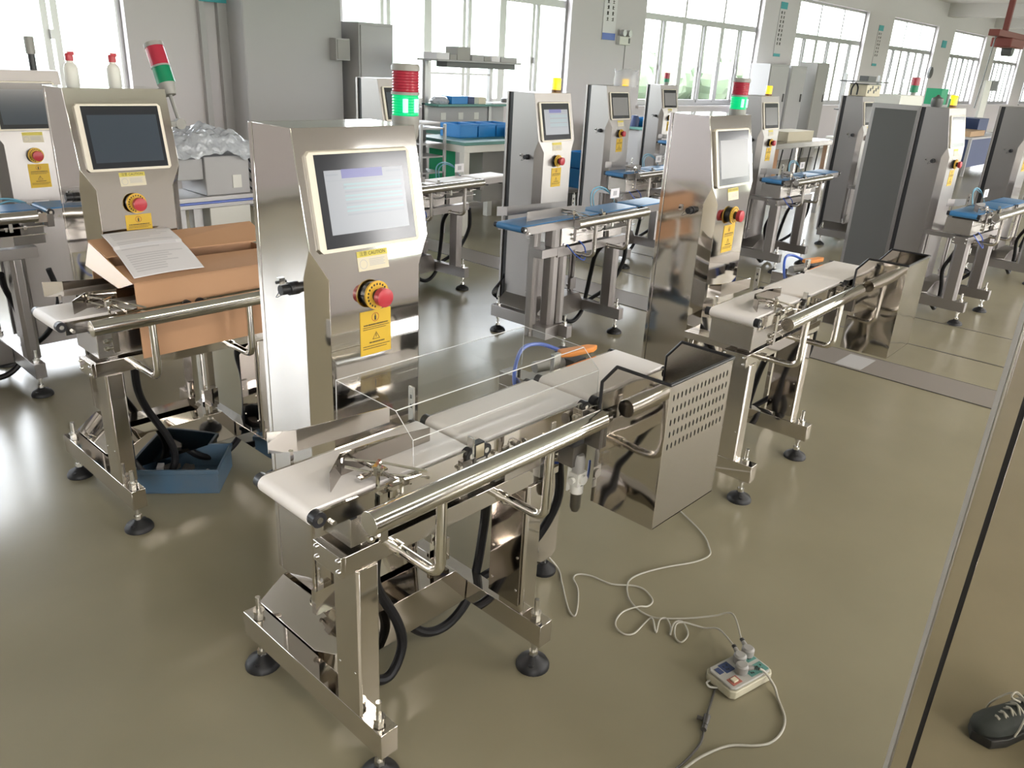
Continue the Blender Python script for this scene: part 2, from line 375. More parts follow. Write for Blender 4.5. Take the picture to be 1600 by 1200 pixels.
    def sock():
        b = MB(); x = 1.006; b.cyl((x, 1.632, 1.119), (x-.012, 1.632, 1.119), .016, 18, 0); b.cyl((x-.012, 1.632, 1.119), (x-.034, 1.632, 1.119), .0125, 18, 0)
        b.tube([(x-.03, 1.632, 1.108), (x-.03, 1.66, 1.095), (x-.02, 1.655, 1.112)], .001, 6, 0)
        b.box(x-.008, x, 1.678, 1.690, 1.112, 1.134, 1); b.cyl((x-.006, 1.684, 1.123), (x-.014, 1.684, 1.123), .004, 8, 0)
        return b
    part('sock', sock, 'cable_socket', [M['black'], M['bolt']], cab)
    # touch screen
    def bez():
        b = MB(); on_tilt(b, 1.03, 1.328, 1.215, 1.438, 0, .010, 0, .008)
        on_tilt(b, 1.048, 1.317, 1.224, 1.432, .010, .0108, 1)
        return b
    ts = part('bezel', bez, 'touchscreen', [M['bezel'], M['lcdblack']], root, .001, co)
    def disp():
        b = MB()
        X0, X1, Z0, Z1 = 1.069, 1.299, 1.254, 1.397
        if screen == 'lit':
            on_tilt(b, X0, X1, Z0, Z1, .0108, .0112, 0)
            on_tilt(b, X0+.047, X1-.064, Z1-.019, Z1+.001, .0112, .0114, 1)
            for k in range(9): on_tilt(b, X0+.05, X1-.010, Z0+.040+k*.0085, Z0+.044+k*.0085, .0112, .0113, 2 if k % 3 else 3)
            on_tilt(b, X0+.004, X0+.038, Z1-.012, Z1-.008, .0112, .0113, 3); on_tilt(b, X1-.052, X1-.006, Z1-.011, Z1-.007, .0112, .0113, 3)
            on_tilt(b, X0+.004, X1-.006, Z1-.0235, Z1-.0225, .0112, .0113, 3); on_tilt(b, X0+.048, X0+.056, Z1-.042, Z1-.036, .0112, .0113, 3)
        elif screen == 'dim':
            on_tilt(b, X0-.004, X1+.004, Z0-.004, Z1, .0108, .0112, 4)
        else:
            on_tilt(b, X0-.006, X1+.006, Z0-.010, Z1+.006, .0108, .0112, 5)
        return b
    part(('disp', screen), disp, 'display', [M['lcd'], M['lcdpur'], M['lcdteal'], M['lcdgrey'], M['lcddim'], M['lcdoff']], ts)
    # emergency stop
    def es():
        b = MB(); x, z = 1.173, 1.098
        b.cyl((x, 1.542, z), (x, 1.528, z), .031, 24, 0); b.cyl((x, 1.528, z), (x, 1.522, z), .036, 28, 1); b.cyl((x, 1.522, z), (x, 1.506, z), .016, 20, 0)
        for i in range(18):
            a = rad(20+i*18)
            if abs(((math.degrees(a)-270+180) % 360)-180) < 12: continue
            b.rbox((x+.0285*math.cos(a), 1.5218, z+.0285*math.sin(a)), (.004, .0008, .005), 0, 2)
        return b
    eo = part('estop', es, 'emergency_stop', [M['black'], M['yring'], M['ink']], root, 0, co)
    part('ebtn', lambda: MB().cyl((1.173, 1.506, 1.098), (1.173, 1.490, 1.098), .0235, 24, 0).cyl((1.173, 1.490, 1.098), (1.173, 1.487, 1.098), .0235, 24, 0, .017), 'push_button', M['red'], eo)
    # signal lights
    if tower in ('tower', 'towersmall'):
        def tw():
            b = MB(); x, y = 1.405, 1.695
            b.lathe((x, y, 0), [(.001, 1.43), (.024, 1.43), (.034, 1.455), (.036, 1.49), (.036, 1.503), (.001, 1.503)], 24)
            b.lathe((x, y, 0), [(.001, 1.554), (.037, 1.554), (.037, 1.561), (.001, 1.561)], 24); b.lathe((x, y, 0), [(.001, 1.612), (.037, 1.612), (.037, 1.622), (.033, 1.628), (.001, 1.628)], 24)
            b.cyl((x, y, 1.45), (x, y, 1.62), .015, 10); b.box(1.36, 1.40, 1.68, 1.71, 1.42, 1.45); return b
        tt = part('tower', tw, 'signal_tower', M['greyp'], root, 0, co)
        part('lensr', lambda: MB().lathe((1.405, 1.695, 0), [(.03, 1.561)]+[(.0335+.0012*(k % 2), 1.561+.0034*k) for k in range(16)]+[(.03, 1.612)], 28), 'red_lens', M['redl'], tt)
        part(('lensg', tower), lambda: MB().lathe((1.405, 1.695, 0), [(.03, 1.503)]+[(.0335+.0012*(k % 2), 1.503+.0034*k) for k in range(16)]+[(.03, 1.554)], 28)
             .add(*(lambda c: (c.v, c.f))(MB().box(1.374, 1.385, 1.6605, 1.668, 1.512, 1.545).box(1.405, 1.418, 1.659, 1.665, 1.512, 1.545)), 1), 'green_lens', [M['greenl'], M['greenc']], tt)
    elif tower == 'amber':
        tt = part('beacb', lambda: MB().lathe((1.33, 1.70, 0), [(.001, 1.487), (.030, 1.487), (.030, 1.502), (.001, 1.502)], 20), 'beacon', M['amberd'], root, 0, co)
        part('beacl', lambda: MB().lathe((1.33, 1.70, 0), [(.001, 1.502), (.028, 1.502), (.028, 1.565), (.024, 1.572), (.001, 1.572)], 20), 'amber_lens', M['amber'], tt)
    # under-frame
    for q, X in (('a', .867), ('b', 1.431)):
        cb = part(('cb', q, style), lambda: MB().box(X, X+.05, 1.135, 1.758, .10, .174), 'crossbar', B, root, .0015)
        for yy in (1.175, 1.715):
            part(('ft', q, yy), lambda: foot_mb(X+.025, yy), 'levelling_foot', [M['rubber'], M['bolt'], M['black']], cb)
    dzc = (0, 0, conv_dz)
    for q, X in (('a', .867), ('b', 1.433)):
        part(('leg', q, style, conv_dz), lambda: (MB().prism(chamf(X, X+.062, 1.212, 1.308, .006 if mir else .016), 'z', .174, .59+conv_dz)
             .add(*(lambda c: (c.v, c.f))(MB().cyl((X-.001, 1.29, .30), (X+.001, 1.29, .30), .003, 8).cyl((X-.001, 1.23, .30), (X+.001, 1.23, .30), .003, 8)), 1)), 'leg', [B, M['bolt']], root, .001)
    if mir:
        part('splate', lambda: (lambda b: [b.cyl((1.4245, y, z), (1.4225, y, z), .004, 8, 1) for y in (1.232, 1.325) for z in (.25, .36)] and b)(MB().box(1.4245, 1.4315, 1.222, 1.338, .20, .578)), 'side_plate', [M['mirrord'], M['bolt']], root)
    def ped():
        r = lambda z, x0, x1, y0, c, y1: [(x0, y0+c, z), (x0+c*.6, y0, z), (x1, y0, z), (x1, y1, z), (x0, y1, z)]
        return MB().loft([r(.10, .918, 1.428, 1.44, .045, 1.764), r(.176, .921, 1.428, 1.435, .05, 1.764), r(.236, 1.0, 1.378, 1.432, .115, 1.76)])
    part(('ped', style), ped, 'pedestal', A, root, .0015)
    for q, x, y in (('a', 1.0, 1.545), ('b', 1.375, 1.50)):
        part(('post', q, style, conv_dz), lambda: MB().box(x-.012, x+.012, y-.012, y+.012, .235, .60+conv_dz).cyl((x-.03, y, .235), (x-.03, y, .60), .006, 10, 0).cyl((x-.03, y, .27), (x-.03, y, .285), .016, 10, 0).box(x-.05, x+.012, y-.03, y-.012, .255, .33), 'support_post', B, root)
    def fr():
        b = MB(); b.box(.842, 1.56, 1.218, 1.322, .590, .640)
        b.box(.83, .842, 1.218, 1.322, .588, .642)
        b.box(.95, 1.03, 1.322, 1.56, .60, .63); b.box(1.33, 1.40, 1.322, 1.54, .60, .63)
        return b
    fo = part(('frame', style), fr, 'support_frame', B, root, .0012, dzc)
    def bolts():
        b = MB()
        for y in (1.229, 1.311):
            for z in (.601, .629): b.cyl((.830, y, z), (.826, y, z), .006, 12); b.cyl((.826, y, z), (.824, y, z), .006, 12, 0, .003)
        return b
    part('bolts', bolts, 'end_plate_bolt', M['bolt'], fo)
    def mbx():
        b = MB(); b.box(.86, 1.29, 1.222, 1.405, .652, .765); b.box(.90, .93, 1.24, 1.30, .64, .652); b.box(1.2, 1.23, 1.24, 1.30, .64, .652)
        return b
    mb_ = part(('mbox', style), mbx, 'motor_housing', M['satin'], root, .002, dzc)
    def under():
        b = MB()
        b.box(1.32, 1.46, 1.20, 1.33, .655, .70, 0); b.box(1.34, 1.50, 1.215, 1.32, .70, .77, 1); b.cyl((1.50, 1.26, .735), (1.56, 1.26, .735), .030, 18, 1)
        b.box(1.12, 1.165, 1.150, 1.20, .755, .80, 1); b.box(1.545, 1.60, 1.142, 1.20, .765, .808, 0); b.box(1.60, 1.63, 1.15, 1.21, .74, .80, 1)
        b.cyl((1.16, 1.148, .778), (1.16, 1.135, .778), .005, 10, 2); b.cyl((1.30, 1.16, .79), (1.30, 1.145, .79), .009, 12, 1); b.tube([(1.33, 1.16, .79), (1.36, 1.15, .76), (1.42, 1.17, .74), (1.45, 1.2, .75)], .004, 6, 1)
        b.box(1.28, 1.295, 1.155, 1.165, .73, .80, 2); b.box(1.44, 1.455, 1.155, 1.165, .73, .80, 2)
        b.box(1.30, 1.60, 1.215, 1.235, .655, .775, 1); b.box(.96, 1.12, 1.20, 1.222, .77, .79, 1)
        q = random.Random(5)
        for i in range(16):
            x = q.uniform(.98, 1.56); w_, h_ = q.uniform(.008, .03), q.uniform(.008, .022); zz = q.uniform(.735, .785); yy = q.uniform(1.155, 1.17)
            if i % 3: b.box(x, x+w_, yy, 1.236, zz-h_/2, zz+h_/2, i % 2)
            else: b.cyl((x, 1.225, zz), (x, yy-.008, zz), h_*.35, 10, 2)
        b.box(.96, 1.60, 1.175, 1.181, .740, .748, 0); b.box(.96, 1.60, 1.19, 1.196, .700, .706, 0)
        b.tube([(1.06, 1.17, .76), (1.10, 1.15, .73), (1.17, 1.16, .72), (1.24, 1.18, .73)], .004, 6, 1)
        return b
    if sens: part('under', under, 'drive_motor', [M['satin'], M['dsteel'], M['bolt']], root, .001, dzc)
    # belts
    z = .824
    bm = M['wbelt'] if belt == 'w' else M['bbelt']
    for nm, x0, x1, key in (('infeed_conveyor', .723-ext, 1.167, 'i'), ('weigh_conveyor', 1.180, 1.590, 'w'), ('outfeed_conveyor', 1.604, 1.985 if out else 1.70, 'o')):
        def side():
            b = MB()
            for y0, y1 in ((1.158, 1.166), (1.356, 1.364)):
                b.prism([(x0+.012, .796), (x1-.012, .796), (x1-.004, .806), (x1-.012, .819), (x0+.012, .819), (x0+.004, .806)], 'y', y0, y1, 0)
                b.box(x0+.03, x1-.03, y0+.001, y1-.001, .775, .796, 0)
            for x in (x0+.0175, x1-.0175): b.cyl((x, 1.152, .806), (x, 1.370, .806), .0165, 16, 1); b.cyl((x, 1.150, .806), (x, 1.152, .806), .007, 12, 2)
            b.cyl((x0+.05, 1.158, .786), (x0+.05, 1.150, .786), .006, 8, 2); b.cyl((x1-.05, 1.158, .786), (x1-.05, 1.150, .786), .006, 8, 2)
            b.box(x0+.10, x0+.115, 1.166, 1.356, .765, .785, 1); b.box(x1-.115, x1-.10, 1.166, 1.356, .765, .785, 1)
            return b
        cv = part(('cv', key, ext, out, style), side, nm, [M['mirror'] if mir else M['brushed'], M['black'], M['bolt']], root, 0, dzc)
        def bl():
            r = .0185; zc = z-r; n = 8; P = []
            P += [(x1-r+r*math.sin(math.pi*i/n), zc+r*math.cos(math.pi*i/n)) for i in range(n+1)]
            P += [(x0+r-r*math.sin(math.pi*i/n), zc-r*math.cos(math.pi*i/n)) for i in range(n+1)]
            return MB().prism(P, 'y', 1.172, 1.350)
        part(('bl', key, ext, out, belt), bl, 'belt', bm, cv, 0, smooth=25)
        if key == 'i' and guides:
            def wall(path, zl, th=.002):
                b = MB(); n = len(path)
                for i in range(n-1):
                    (x, y, a0, a1), (X, Y, b0, b1) = path[i], path[i+1]
                    b.add([(x, y, a0), (X, Y, b0), (X, Y, b1), (x, y, a1), (x, y+th, a0), (X, Y+th, b0), (X, Y+th, b1), (x, y+th, a1)],
                          [(0, 1, 2, 3), (7, 6, 5, 4), (3, 2, 6, 7), (0, 4, 5, 1), (0, 3, 7, 4), (1, 5, 6, 2)])
                return b
            part(('gf', style, ext), lambda: wall([(.797-ext, 1.195, .828, .872), (.853-ext, 1.238, .828, .880), (.97, 1.240, .828, .876), (1.10, 1.240, .828, .862)], 0)
                 .tube([(.89, 1.238, .855), (.89, 1.18, .86), (.91, 1.15, .84)], .003, 6, 0).tube([(.905, 1.238, .84), (.905, 1.18, .845), (.96, 1.14, .81)], .003, 6, 0), 'guide_rail', M['mirrord'] if mir else A, cv)
            part(('gr', style, ext), lambda: wall([(.780-ext, 1.398, .842, .893), (.832-ext, 1.368, .842, .893), (1.085, 1.368, .830, .875)], 0).box(.815-ext, .823-ext, 1.37, 1.376, .80, .845), 'guide_rail', A, cv)
            def clamp():
                b = MB(); b.box(.885, .905, 1.150, 1.156, .690, .800, 0); b.box(.885, .905, 1.150, 1.19, .80, .806, 0)
                b.cyl((.895, 1.17, .80), (.895, 1.17, .868), .005, 10, 1); b.cyl((.895, 1.17, .845), (.895, 1.17, .862), .012, 10, 1); b.rbox((.895, 1.17, .868), (.035, .008, .005), .6, 1)
                for zz in (.705, .73): b.cyl((.885, 1.16, zz), (.86, 1.16, zz), .006, 8, 1); b.cyl((.872, 1.16, zz), (.866, 1.16, zz), .010, 6, 1)
                b.tube([(.858, 1.232, .868), (.93, 1.19, .850), (1.00, 1.135, .828)], .0035, 6, 1, sub=0); b.tube([(.858, 1.232, .850), (.90, 1.18, .838), (1.00, 1.128, .815)], .0035, 6, 1, sub=0); b.box(.86, .93, 1.180, 1.196, .838, .842, 0); b.box(.905, .985, 1.135, 1.15, .815, .826, 0); b.box(.91, .955, 1.148, 1.156, .79, .806, 1); b.cyl((.935, 1.14, .80), (.935, 1.14, .83), .006, 8, 1)
                return b
            part(('clamp', style), clamp, 'guide_clamp', [A, M['chrome']], cv)
    # sensor post with slots
    if sens: part('sens', lambda: MB().box(1.150, 1.156, 1.150, 1.168, .765, .850, 0).box(1.1495, 1.1500, 1.156, 1.162, .790, .800, 1).box(1.1495, 1.15, 1.156, 1.162, .812, .822, 1).box(1.162, 1.188, 1.150, 1.1515, .795, .828, 2).box(1.156, 1.19, 1.152, 1.17, .79, .832, 1),
         'sensor_bracket', [M['bolt'], M['black'], M['cream']], root, 0, dzc)
    if sens: part('sens2', lambda: MB().box(1.156, 1.162, 1.366, 1.384, .77, .905, 0).box(1.1555, 1.156, 1.371, 1.377, .85, .86, 1).box(1.1555, 1.156, 1.371, 1.377, .875, .885, 1), 'sensor_bracket', [M['bolt'], M['black']], root, 0, dzc)
    # hand rail
    hr = part(('rail', style), lambda: MB().cyl((.799, 1.074, .810), (1.537, 1.074, .810), .0255, 32), 'handrail', ch, root, .001, dzc)
    for q, x in ((0, .988), (1, 1.337)):
        def br():
            b = MB(); r = .035; P = [(x, 1.074, .79)]; zb = .598
            P += [(x, 1.074, zb+r)]+[(x, 1.074+r-r*math.cos(a), zb+r-r*math.sin(a)) for a in (rad(22), rad(45), rad(68))]+[(x, 1.074+r, zb), (x, 1.222, zb)]
            b.tube(P, .0125, 14, 0, sub=0); b.cyl((x, 1.205, zb), (x, 1.219, zb), .017, 14); return b
        part(('br', style, q), br, 'rail_bracket', ch, hr)
    # hoses
    if hoses:
        part('h1', lambda: MB().tube([(1.40, 1.27, .60), (1.43, 1.36, .50), (1.48, 1.42, .36), (1.49, 1.45, .20), (1.455, 1.45, .09), (1.37, 1.45, .035), (1.27, 1.45, .06), (1.18, 1.47, .16)], .0145, 10), 'cable_hose', M['hose'], root)
        part('h2', lambda: MB().tube([(1.0, 1.30, .59), (1.02, 1.35, .46), (1.065, 1.4, .346), (1.129, 1.4, .208), (1.147, 1.4, .11), (1.105, 1.4, .035), (1.04, 1.40, .06), (1.0, 1.43, .13)], .0145, 10), 'cable_hose', M['hose'], root)
        part('h3', lambda: MB().tube([(1.60, 1.25, .60), (1.63, 1.27, .44), (1.58, 1.33, .27), (1.50, 1.42, .17), (1.42, 1.46, .13)], .0135, 10), 'cable_hose', M['hose'], root)
    if mir:      # stand of the outfeed belt
        ps = part('ostand', lambda: MB().prism([(1.705, .05), (1.865, .05), (1.885, .07), (1.885, .60), (1.705, .60)], 'y', 1.455, 1.475), 'outfeed_stand', M['mirror'], root, .001)
        part('ofoot', lambda: (lambda b: b.lathe((1.835, 1.465, 0), [(.001, 0), (.045, 0), (.045, .01), (.016, .036), (.001, .036)], 20).cyl((1.835, 1.465, .03), (1.835, 1.465, .055), .008, 10, 1))(MB()), 'levelling_foot', [M['rubber'], M['bolt']], ps)
        part('oarm', lambda: MB().box(1.72, 1.76, 1.36, 1.47, .57, .60).box(1.72, 1.76, 1.355, 1.375, .57, .80), 'stand_arm', M['satin'], ps)
    if binn:
        def bn():
            b = MB(); t = .003; y0, y1, x0, x1, zb, zt = .918, 1.121, 1.59, 1.898, .529, .937
            pl = [(y0, zb), (y1, zb), (y1, .885), (y1-.042, zt), (y0, zt)]
            b.prism(pl, 'x', x0, x0+t, 1); b.prism(pl, 'x', x1-t, x1, 0)
            b.box(x0+t, x1-t, y0, y0+t, zb, zt, 0); b.box(x0+t, x1-t, y0, y1, zb, zb+t, 1); b.box(x0+t, x1-t, y1-t, y1, zb, .76, 1)
            if binn == 'perf':
                for r in range(5):
                    for k in range(15):
                        x = x0+.022+k*.0188+(r % 2)*.003; zz = .900-r*.034
                        b.prism([(x-.0024, zz-.005), (x, zz-.009), (x+.0024, zz-.005), (x+.0024, zz+.005), (x, zz+.009), (x-.0024, zz+.005)], 'y', y0-.0004, y0, 2)
            return b
        bo = part(('bin', binn), bn, 'reject_bin', [M['satind'] if binn == 'perf' else M['mirrord'], M['mirror2'], M['hole']], root)
        def trim():
            y0, y1, x0, x1, zt = .918, 1.121, 1.59, 1.898, .939
            P = [(x0, y1, .80), (x0, y1, .885), (x0, y1-.042, zt), (x0, y0, zt), (x1, y0, zt), (x1, y1-.042, zt), (x1, y1, .885), (x1, y1, .80)]
            b = MB()
            for p, q in zip(P, P[1:]): b.cyl(p, q, .0048, 8)
            for p in P[1:-1]: b.lathe(p, [(.0001, -.0048), (.0042, -.0025), (.0048, 0), (.0042, .0025), (.0001, .0048)], 8)
            return b
        part('trim', trim, 'rubber_edging', M['black'], bo, smooth=60)
        part('binclamp', lambda: MB().box(1.575, 1.59, 1.10, 1.15, .70, .80, 0).cyl((1.565, 1.125, .77), (1.54, 1.125, .77), .016, 12, 0).box(1.53, 1.59, 1.15, 1.20, .64, .70, 0), 'bin_mount', [M['dsteel']], bo)
    if reg:
        def rg():
            b = MB(); x, y = 1.560, 1.15
            b.lathe((x, y, 0), [(.001, .62), (.017, .62), (.018, .655), (.013, .672), (.001, .672)], 16, 0)
            b.box(x-.020, x+.020, y-.016, y+.016, .582, .62, 1); b.cyl((x-.03, y, .60), (x+.03, y, .60), .009, 12, 1); b.cyl((x, y-.016, .601), (x, y-.024, .601), .014, 16, 1)
            b.lathe((x, y, 0), [(.001, .495), (.010, .497), (.015, .51), (.016, .575), (.018, .582), (.001, .582)], 16, 2); b.lathe((x, y, 0), [(.012, .556), (.0185, .556), (.0185, .582), (.012, .582)], 16, 1)
            b.box(x-.022, x+.022, y+.016, y+.020, .56, .70, 1)
            return b
        rgo = part('reg', rg, 'air_regulator', [M['greyp'], M['white'], M['dsteel']], root)
        part('regh', lambda: MB().tube([(1.585, 1.15, .60), (1.62, 1.16, .575), (1.68, 1.20, .59)], .004, 8), 'air_hose', M['bluehose'], rgo)
    # air-jet reject unit behind the outfeed belt
    if mir:
        def jet():
            b = MB(); b.box(1.60, 1.94, 1.40, 1.50, .70, .76, 0); b.box(1.60, 1.66, 1.385, 1.50, .76, .80, 0)
            b.box(1.70, 1.73, 1.375, 1.39, .70, .86, 2); b.cyl((1.70, 1.45, .80), (1.84, 1.42, .80), .018, 14, 3)
            b.cyl((1.62, 1.44, .76), (1.62, 1.44, .82), .005, 8, 1); b.box(1.80, 1.86, 1.38, 1.43, .79, .815, 1)
            return b
        jo = part('jet', jet, 'air_jet_unit', [M['satin'], M['black'], M['bolt'], M['greyp']], root, .001)
        part('jeto', lambda: MB().prism([(1.77, 1.41), (1.80, 1.39), (1.89, 1.375), (1.92, 1.385), (1.90, 1.41), (1.84, 1.425), (1.79, 1.44)], 'z', .825, .842), 'orange_nozzle_block', M['orange'], jo, .004)
        part('jeth', lambda: MB().tube([(1.80, 1.44, .835), (1.74, 1.47, .86), (1.66, 1.47, .86), (1.60, 1.44, .80), (1.58, 1.40, .73)], .006, 8), 'air_hose', M['bluehose'], jo)
    if not mir:
        part('tube1', lambda: MB().tube([(1.40, 1.40, .76), (1.42, 1.43, .88), (1.50, 1.44, .915), (1.60, 1.43, .89), (1.66, 1.40, .80), (1.60, 1.38, .76)], .0045, 8).tube([(1.44, 1.40, .76), (1.46, 1.44, .86), (1.54, 1.45, .90), (1.64, 1.44, .87)], .004, 8), 'air_hose', M['tealhose'], root)
        part('tagp', lambda: MB().box(1.60, 1.70, 1.40, 1.404, .84, .90, 0).box(1.63, 1.67, 1.399, 1.40, .855, .885, 1).box(1.645, 1.655, 1.404, 1.41, .78, .88, 2), 'marker_plate', [M['paper'], M['print'], M['bolt']], root)
        part('tube2', lambda: MB().tube([(.90, 1.21, .66), (.94, 1.17, .60), (1.02, 1.16, .56), (1.06, 1.19, .62), (1.04, 1.22, .66)], .004, 8), 'air_hose', M['bluehose'], root)
    if cover:
        def cvv():
            b = MB(); P = [(1.44, .830), (1.438, .947), (1.221, .944), (1.164, .895), (1.160, .745)]
            t = .003
            for i, ((y, zz), (Y, Z)) in enumerate(zip(P, P[1:])):
                ny, nz_ = (Z-zz), -(Y-y); L = math.hypot(ny, nz_); ny, nz_ = ny/L*t, nz_/L*t
                b.prism([(y, zz), (Y, Z), (Y-ny, Z-nz_), (y-ny, zz-nz_)], 'x', .985, 1.63)
            return b
        ac = part('cover', cvv, 'acrylic_cover', M['acrylic'], root)
        def ed():
            b = MB(); P = [(1.44, .830), (1.438, .947), (1.221, .944), (1.164, .895), (1.160, .745)]
            for y, zz in P[1:-1]: b.cyl((.985, y, zz), (1.63, y, zz), .0013, 6)
            for x in (.985, 1.63):
                for p, q in zip(P, P[1:]): b.cyl((x, p[0], p[1]), (x, q[0], q[1]), .0009, 6)
            return b
        part('covere', ed, 'cover_edge', M['edge'], ac)
    if ext:
        part(('eleg', style, ext), lambda: MB().prism(chamf(.80, .87, 1.23, 1.31, .015), 'z', .174, .76).box(.835-ext*.5, .9, 1.22, 1.31, .60, .65).box(.74, .92, 1.2, 1.34, .10, .174).prism(chamf(.72, .775, 1.30, 1.36, .012), 'z', .1, .76), 'leg', B, root, .001)
    return root

m0 = machine('polished steel checkweigher with lit screen, clear acrylic hood and perforated reject bin', 0, 0, 0, 'mirror', 'w', 'tower', 'perf', screen='lit', cover=True, reg=True)
m1 = machine('polished steel checkweigher with a cardboard box resting on its belt', .0456, 1.470, .0058, 'mirror', 'w', None, None, screen='off', reg=False, sens=False)
m2 = machine('polished steel checkweigher with mirror sided reject bin and taped grey screen', 1.916, .0704, .0299, 'mirror', 'w', 'tower', 'mirror', screen='dim')
m3 = machine('brushed steel checkweigher with blue belt overhanging far and amber beacon, lit screen', 2.738, 1.725, .04, 'brushed', 'b', 'amber', None, ext=.30, screen='lit', lod=1, dz=-.01)
m4 = machine('brushed steel checkweigher with a plastic bag over its beacon', 4.858, 2.788, .04, 'brushed', 'b', None, None, screen='dim', lod=1)
m5 = machine('brushed steel checkweigher with small dark green and red tower near the bright window', 8.0, 4.30, -.05, 'brushed', 'b', None, None, screen='dim', lod=1, dz=-.03)
m6 = machine('brushed steel checkweigher just behind the green lit tower, amber beacon on top', 5.861, 1.857, .019, 'brushed', 'b', 'amber', None, screen='dim', lod=1, dz=-.02)
m7 = machine('brushed steel checkweigher with an open wired box on its roof', 7.538, 1.619, .032, 'brushed', 'b', 'amber', None, screen='dim', lod=1)
m8 = machine('brushed steel checkweigher with rear door open and bottles on its roof', 5.536, .225, -.04, 'brushed', 'b', 'amber', None, screen='dim', door=True, lod=1)
m9 = machine('brushed steel checkweigher in the row of the open doored one, next beyond it', 7.5, .16, -.03, 'brushed', 'b', None, None, screen='dim', lod=1)
m10 = machine('brushed steel checkweigher partly hidden behind the lit green signal tower', 2.639, 3.093, .10, 'brushed', 'w', None, None, screen='off', lod=1)
m11 = machine('brushed steel checkweigher with dark screen beside the tall window, blue belt', -.35, 2.95, .0, 'brushed', 'b', None, None, cab_dx=.54, conv_dz=.08, screen='off', lod=1, ext=.2)
# extra long hinged signal tower of the second machine, leaning on a bracket
b = MB(); P0, P1 = Vector((1.47, 3.12, 1.36)), Vector((1.452, 3.235, 1.64))
d = (P1-P0)
at = lambda t: P0+d*t
b.cyl(at(0), at(.36), .007, 10, 0); b.cyl(at(.36), at(.50), .022, 20, 0, .033); b.cyl(at(.4), at(.97), .012, 10, 0); b.cyl(at(.70), at(.72), .036, 20, 0); b.cyl(at(.95), at(1.0), .036, 20, 0)
b.cyl(P0+Vector((0, .012, 0)), P0+Vector((0, -.012, 0)), .02, 16, 0); b.box(1.41, 1.47, 3.11, 3.13, 1.35, 1.37, 0)
tw = b.build('signal_tower', M['greyp'], None)
tw.parent = m1; tw.matrix_parent_inverse = Matrix.LocRotScale(m1.location, m1.rotation_euler, None).inverted()
for a, c, mm, nm in ((.50, .70, 'greenoff', 'green_lens'), (.72, .95, 'redl', 'red_lens')):
    o = MB().cyl(at(a), at(c), .034, 24).build(nm, M[mm], tw)
# small tower on m5
b = MB().cyl((9.29, 6.02, 1.45), (9.29, 6.02, 1.49), .03, 12, 0)
o = b.build('signal_tower', M['greyp'], m5); o.matrix_parent_inverse = Matrix.LocRotScale(m5.location, m5.rotation_euler, None).inverted()
MB().cyl((9.29, 6.02, 1.49), (9.29, 6.02, 1.53), .036, 12).build('green_lens', M['greenoff'], o)
MB().cyl((9.29, 6.02, 1.53), (9.29, 6.02, 1.60), .036, 12).build('red_lens', M['redl'], o)


# ------------------------------------------------------------------ things on and around the machines
def thing(mb, name, mats, label, cat, group=None, bevel=0, parent=None, smooth=35, loc=None, off=(0, 0, 0), kind=None):
    return tag(mb.build(name, mats, parent, bevel=bevel, smooth=smooth, loc=loc, off=off), label, cat, group, kind)
# cardboard box over the second machine's belt, with a sheet of paper
bx = tag(empty('cardboard_box', (1.34, 2.8, .64)), 'brown cardboard box standing over the belt of the machine behind', 'box')
O = (1.34, 2.8, .64)
MB().box(1.03, 1.66, 2.632, 2.637, .642, .905).box(1.655, 1.66, 2.637, 2.99, .642, .905).build('front_wall', M['cardboard'], bx, O, .001)
MB().box(1.03, 1.66, 2.985, 2.99, .66, .985).build('rear_wall', M['cardboard'], bx, O, .001)
def slab(P, t=.004): return MB().add([tuple(p) for p in P]+[(p[0], p[1], p[2]+t) for p in P], [(3, 2, 1, 0), (4, 5, 6, 7), (0, 1, 5, 4), (1, 2, 6, 5), (2, 3, 7, 6), (3, 0, 4, 7)])
slab([(1.03, 2.632, .903), (1.66, 2.632, .903), (1.66, 2.80, .918), (1.03, 2.80, .925)]).build('top_flap', M['cardboard'], bx, O)
slab([(1.03, 2.84, .950), (1.66, 2.84, .940), (1.66, 2.99, .985), (1.03, 2.99, .982)]).build('top_flap', M['cardboard'], bx, O)
slab([(1.03, 2.80, .905), (1.66, 2.80, .900), (1.66, 2.85, .905), (1.03, 2.85, .905)]).build('inner_flap', M['cardboard'], bx, O)
b = MB().add([(1.028, 2.64, .903), (1.028, 2.98, .980), (1.000, 2.96, .905), (1.012, 2.72, .872), (1.032, 2.64, .903), (1.032, 2.98, .980), (1.004, 2.96, .905), (1.016, 2.72, .872)], [(0, 1, 2, 3), (7, 6, 5, 4), (0, 4, 5, 1), (1, 5, 6, 2), (2, 6, 7, 3), (3, 7, 4, 0)])
b.build('end_flap', M['tape'], bx, O)
b = MB(); n = 44; P = []
c = [(1.045, 2.665), (1.295, 2.672), (1.315, 2.975), (1.075, 2.982)]
for j in range(n+1):
    for i in range(n+1):
        u, v = i/n, j/n
        x = (1-v)*((1-u)*c[0][0]+u*c[1][0])+v*((1-u)*c[3][0]+u*c[2][0]); y = (1-v)*((1-u)*c[0][1]+u*c[1][1])+v*((1-u)*c[3][1]+u*c[2][1])
        P.append((x, y, .914+.082*v+.004*math.sin(u*3)+.010*math.sin(math.pi*v)+(.006 if v > .6 else 0)))
k = len(P); fs = [(j*(n+1)+i, j*(n+1)+i+1, (j+1)*(n+1)+i+1, (j+1)*(n+1)+i) for j in range(n) for i in range(n)]
b.add(P, fs, 0)
q = random.Random(2)
for j in range(4, n-3, 2):
    if j in (20, 22, 32): continue
    L = q.randint(18, 38)
    for i in range(4, min(n-4, 4+L)): b.m[j*n+i] = 1
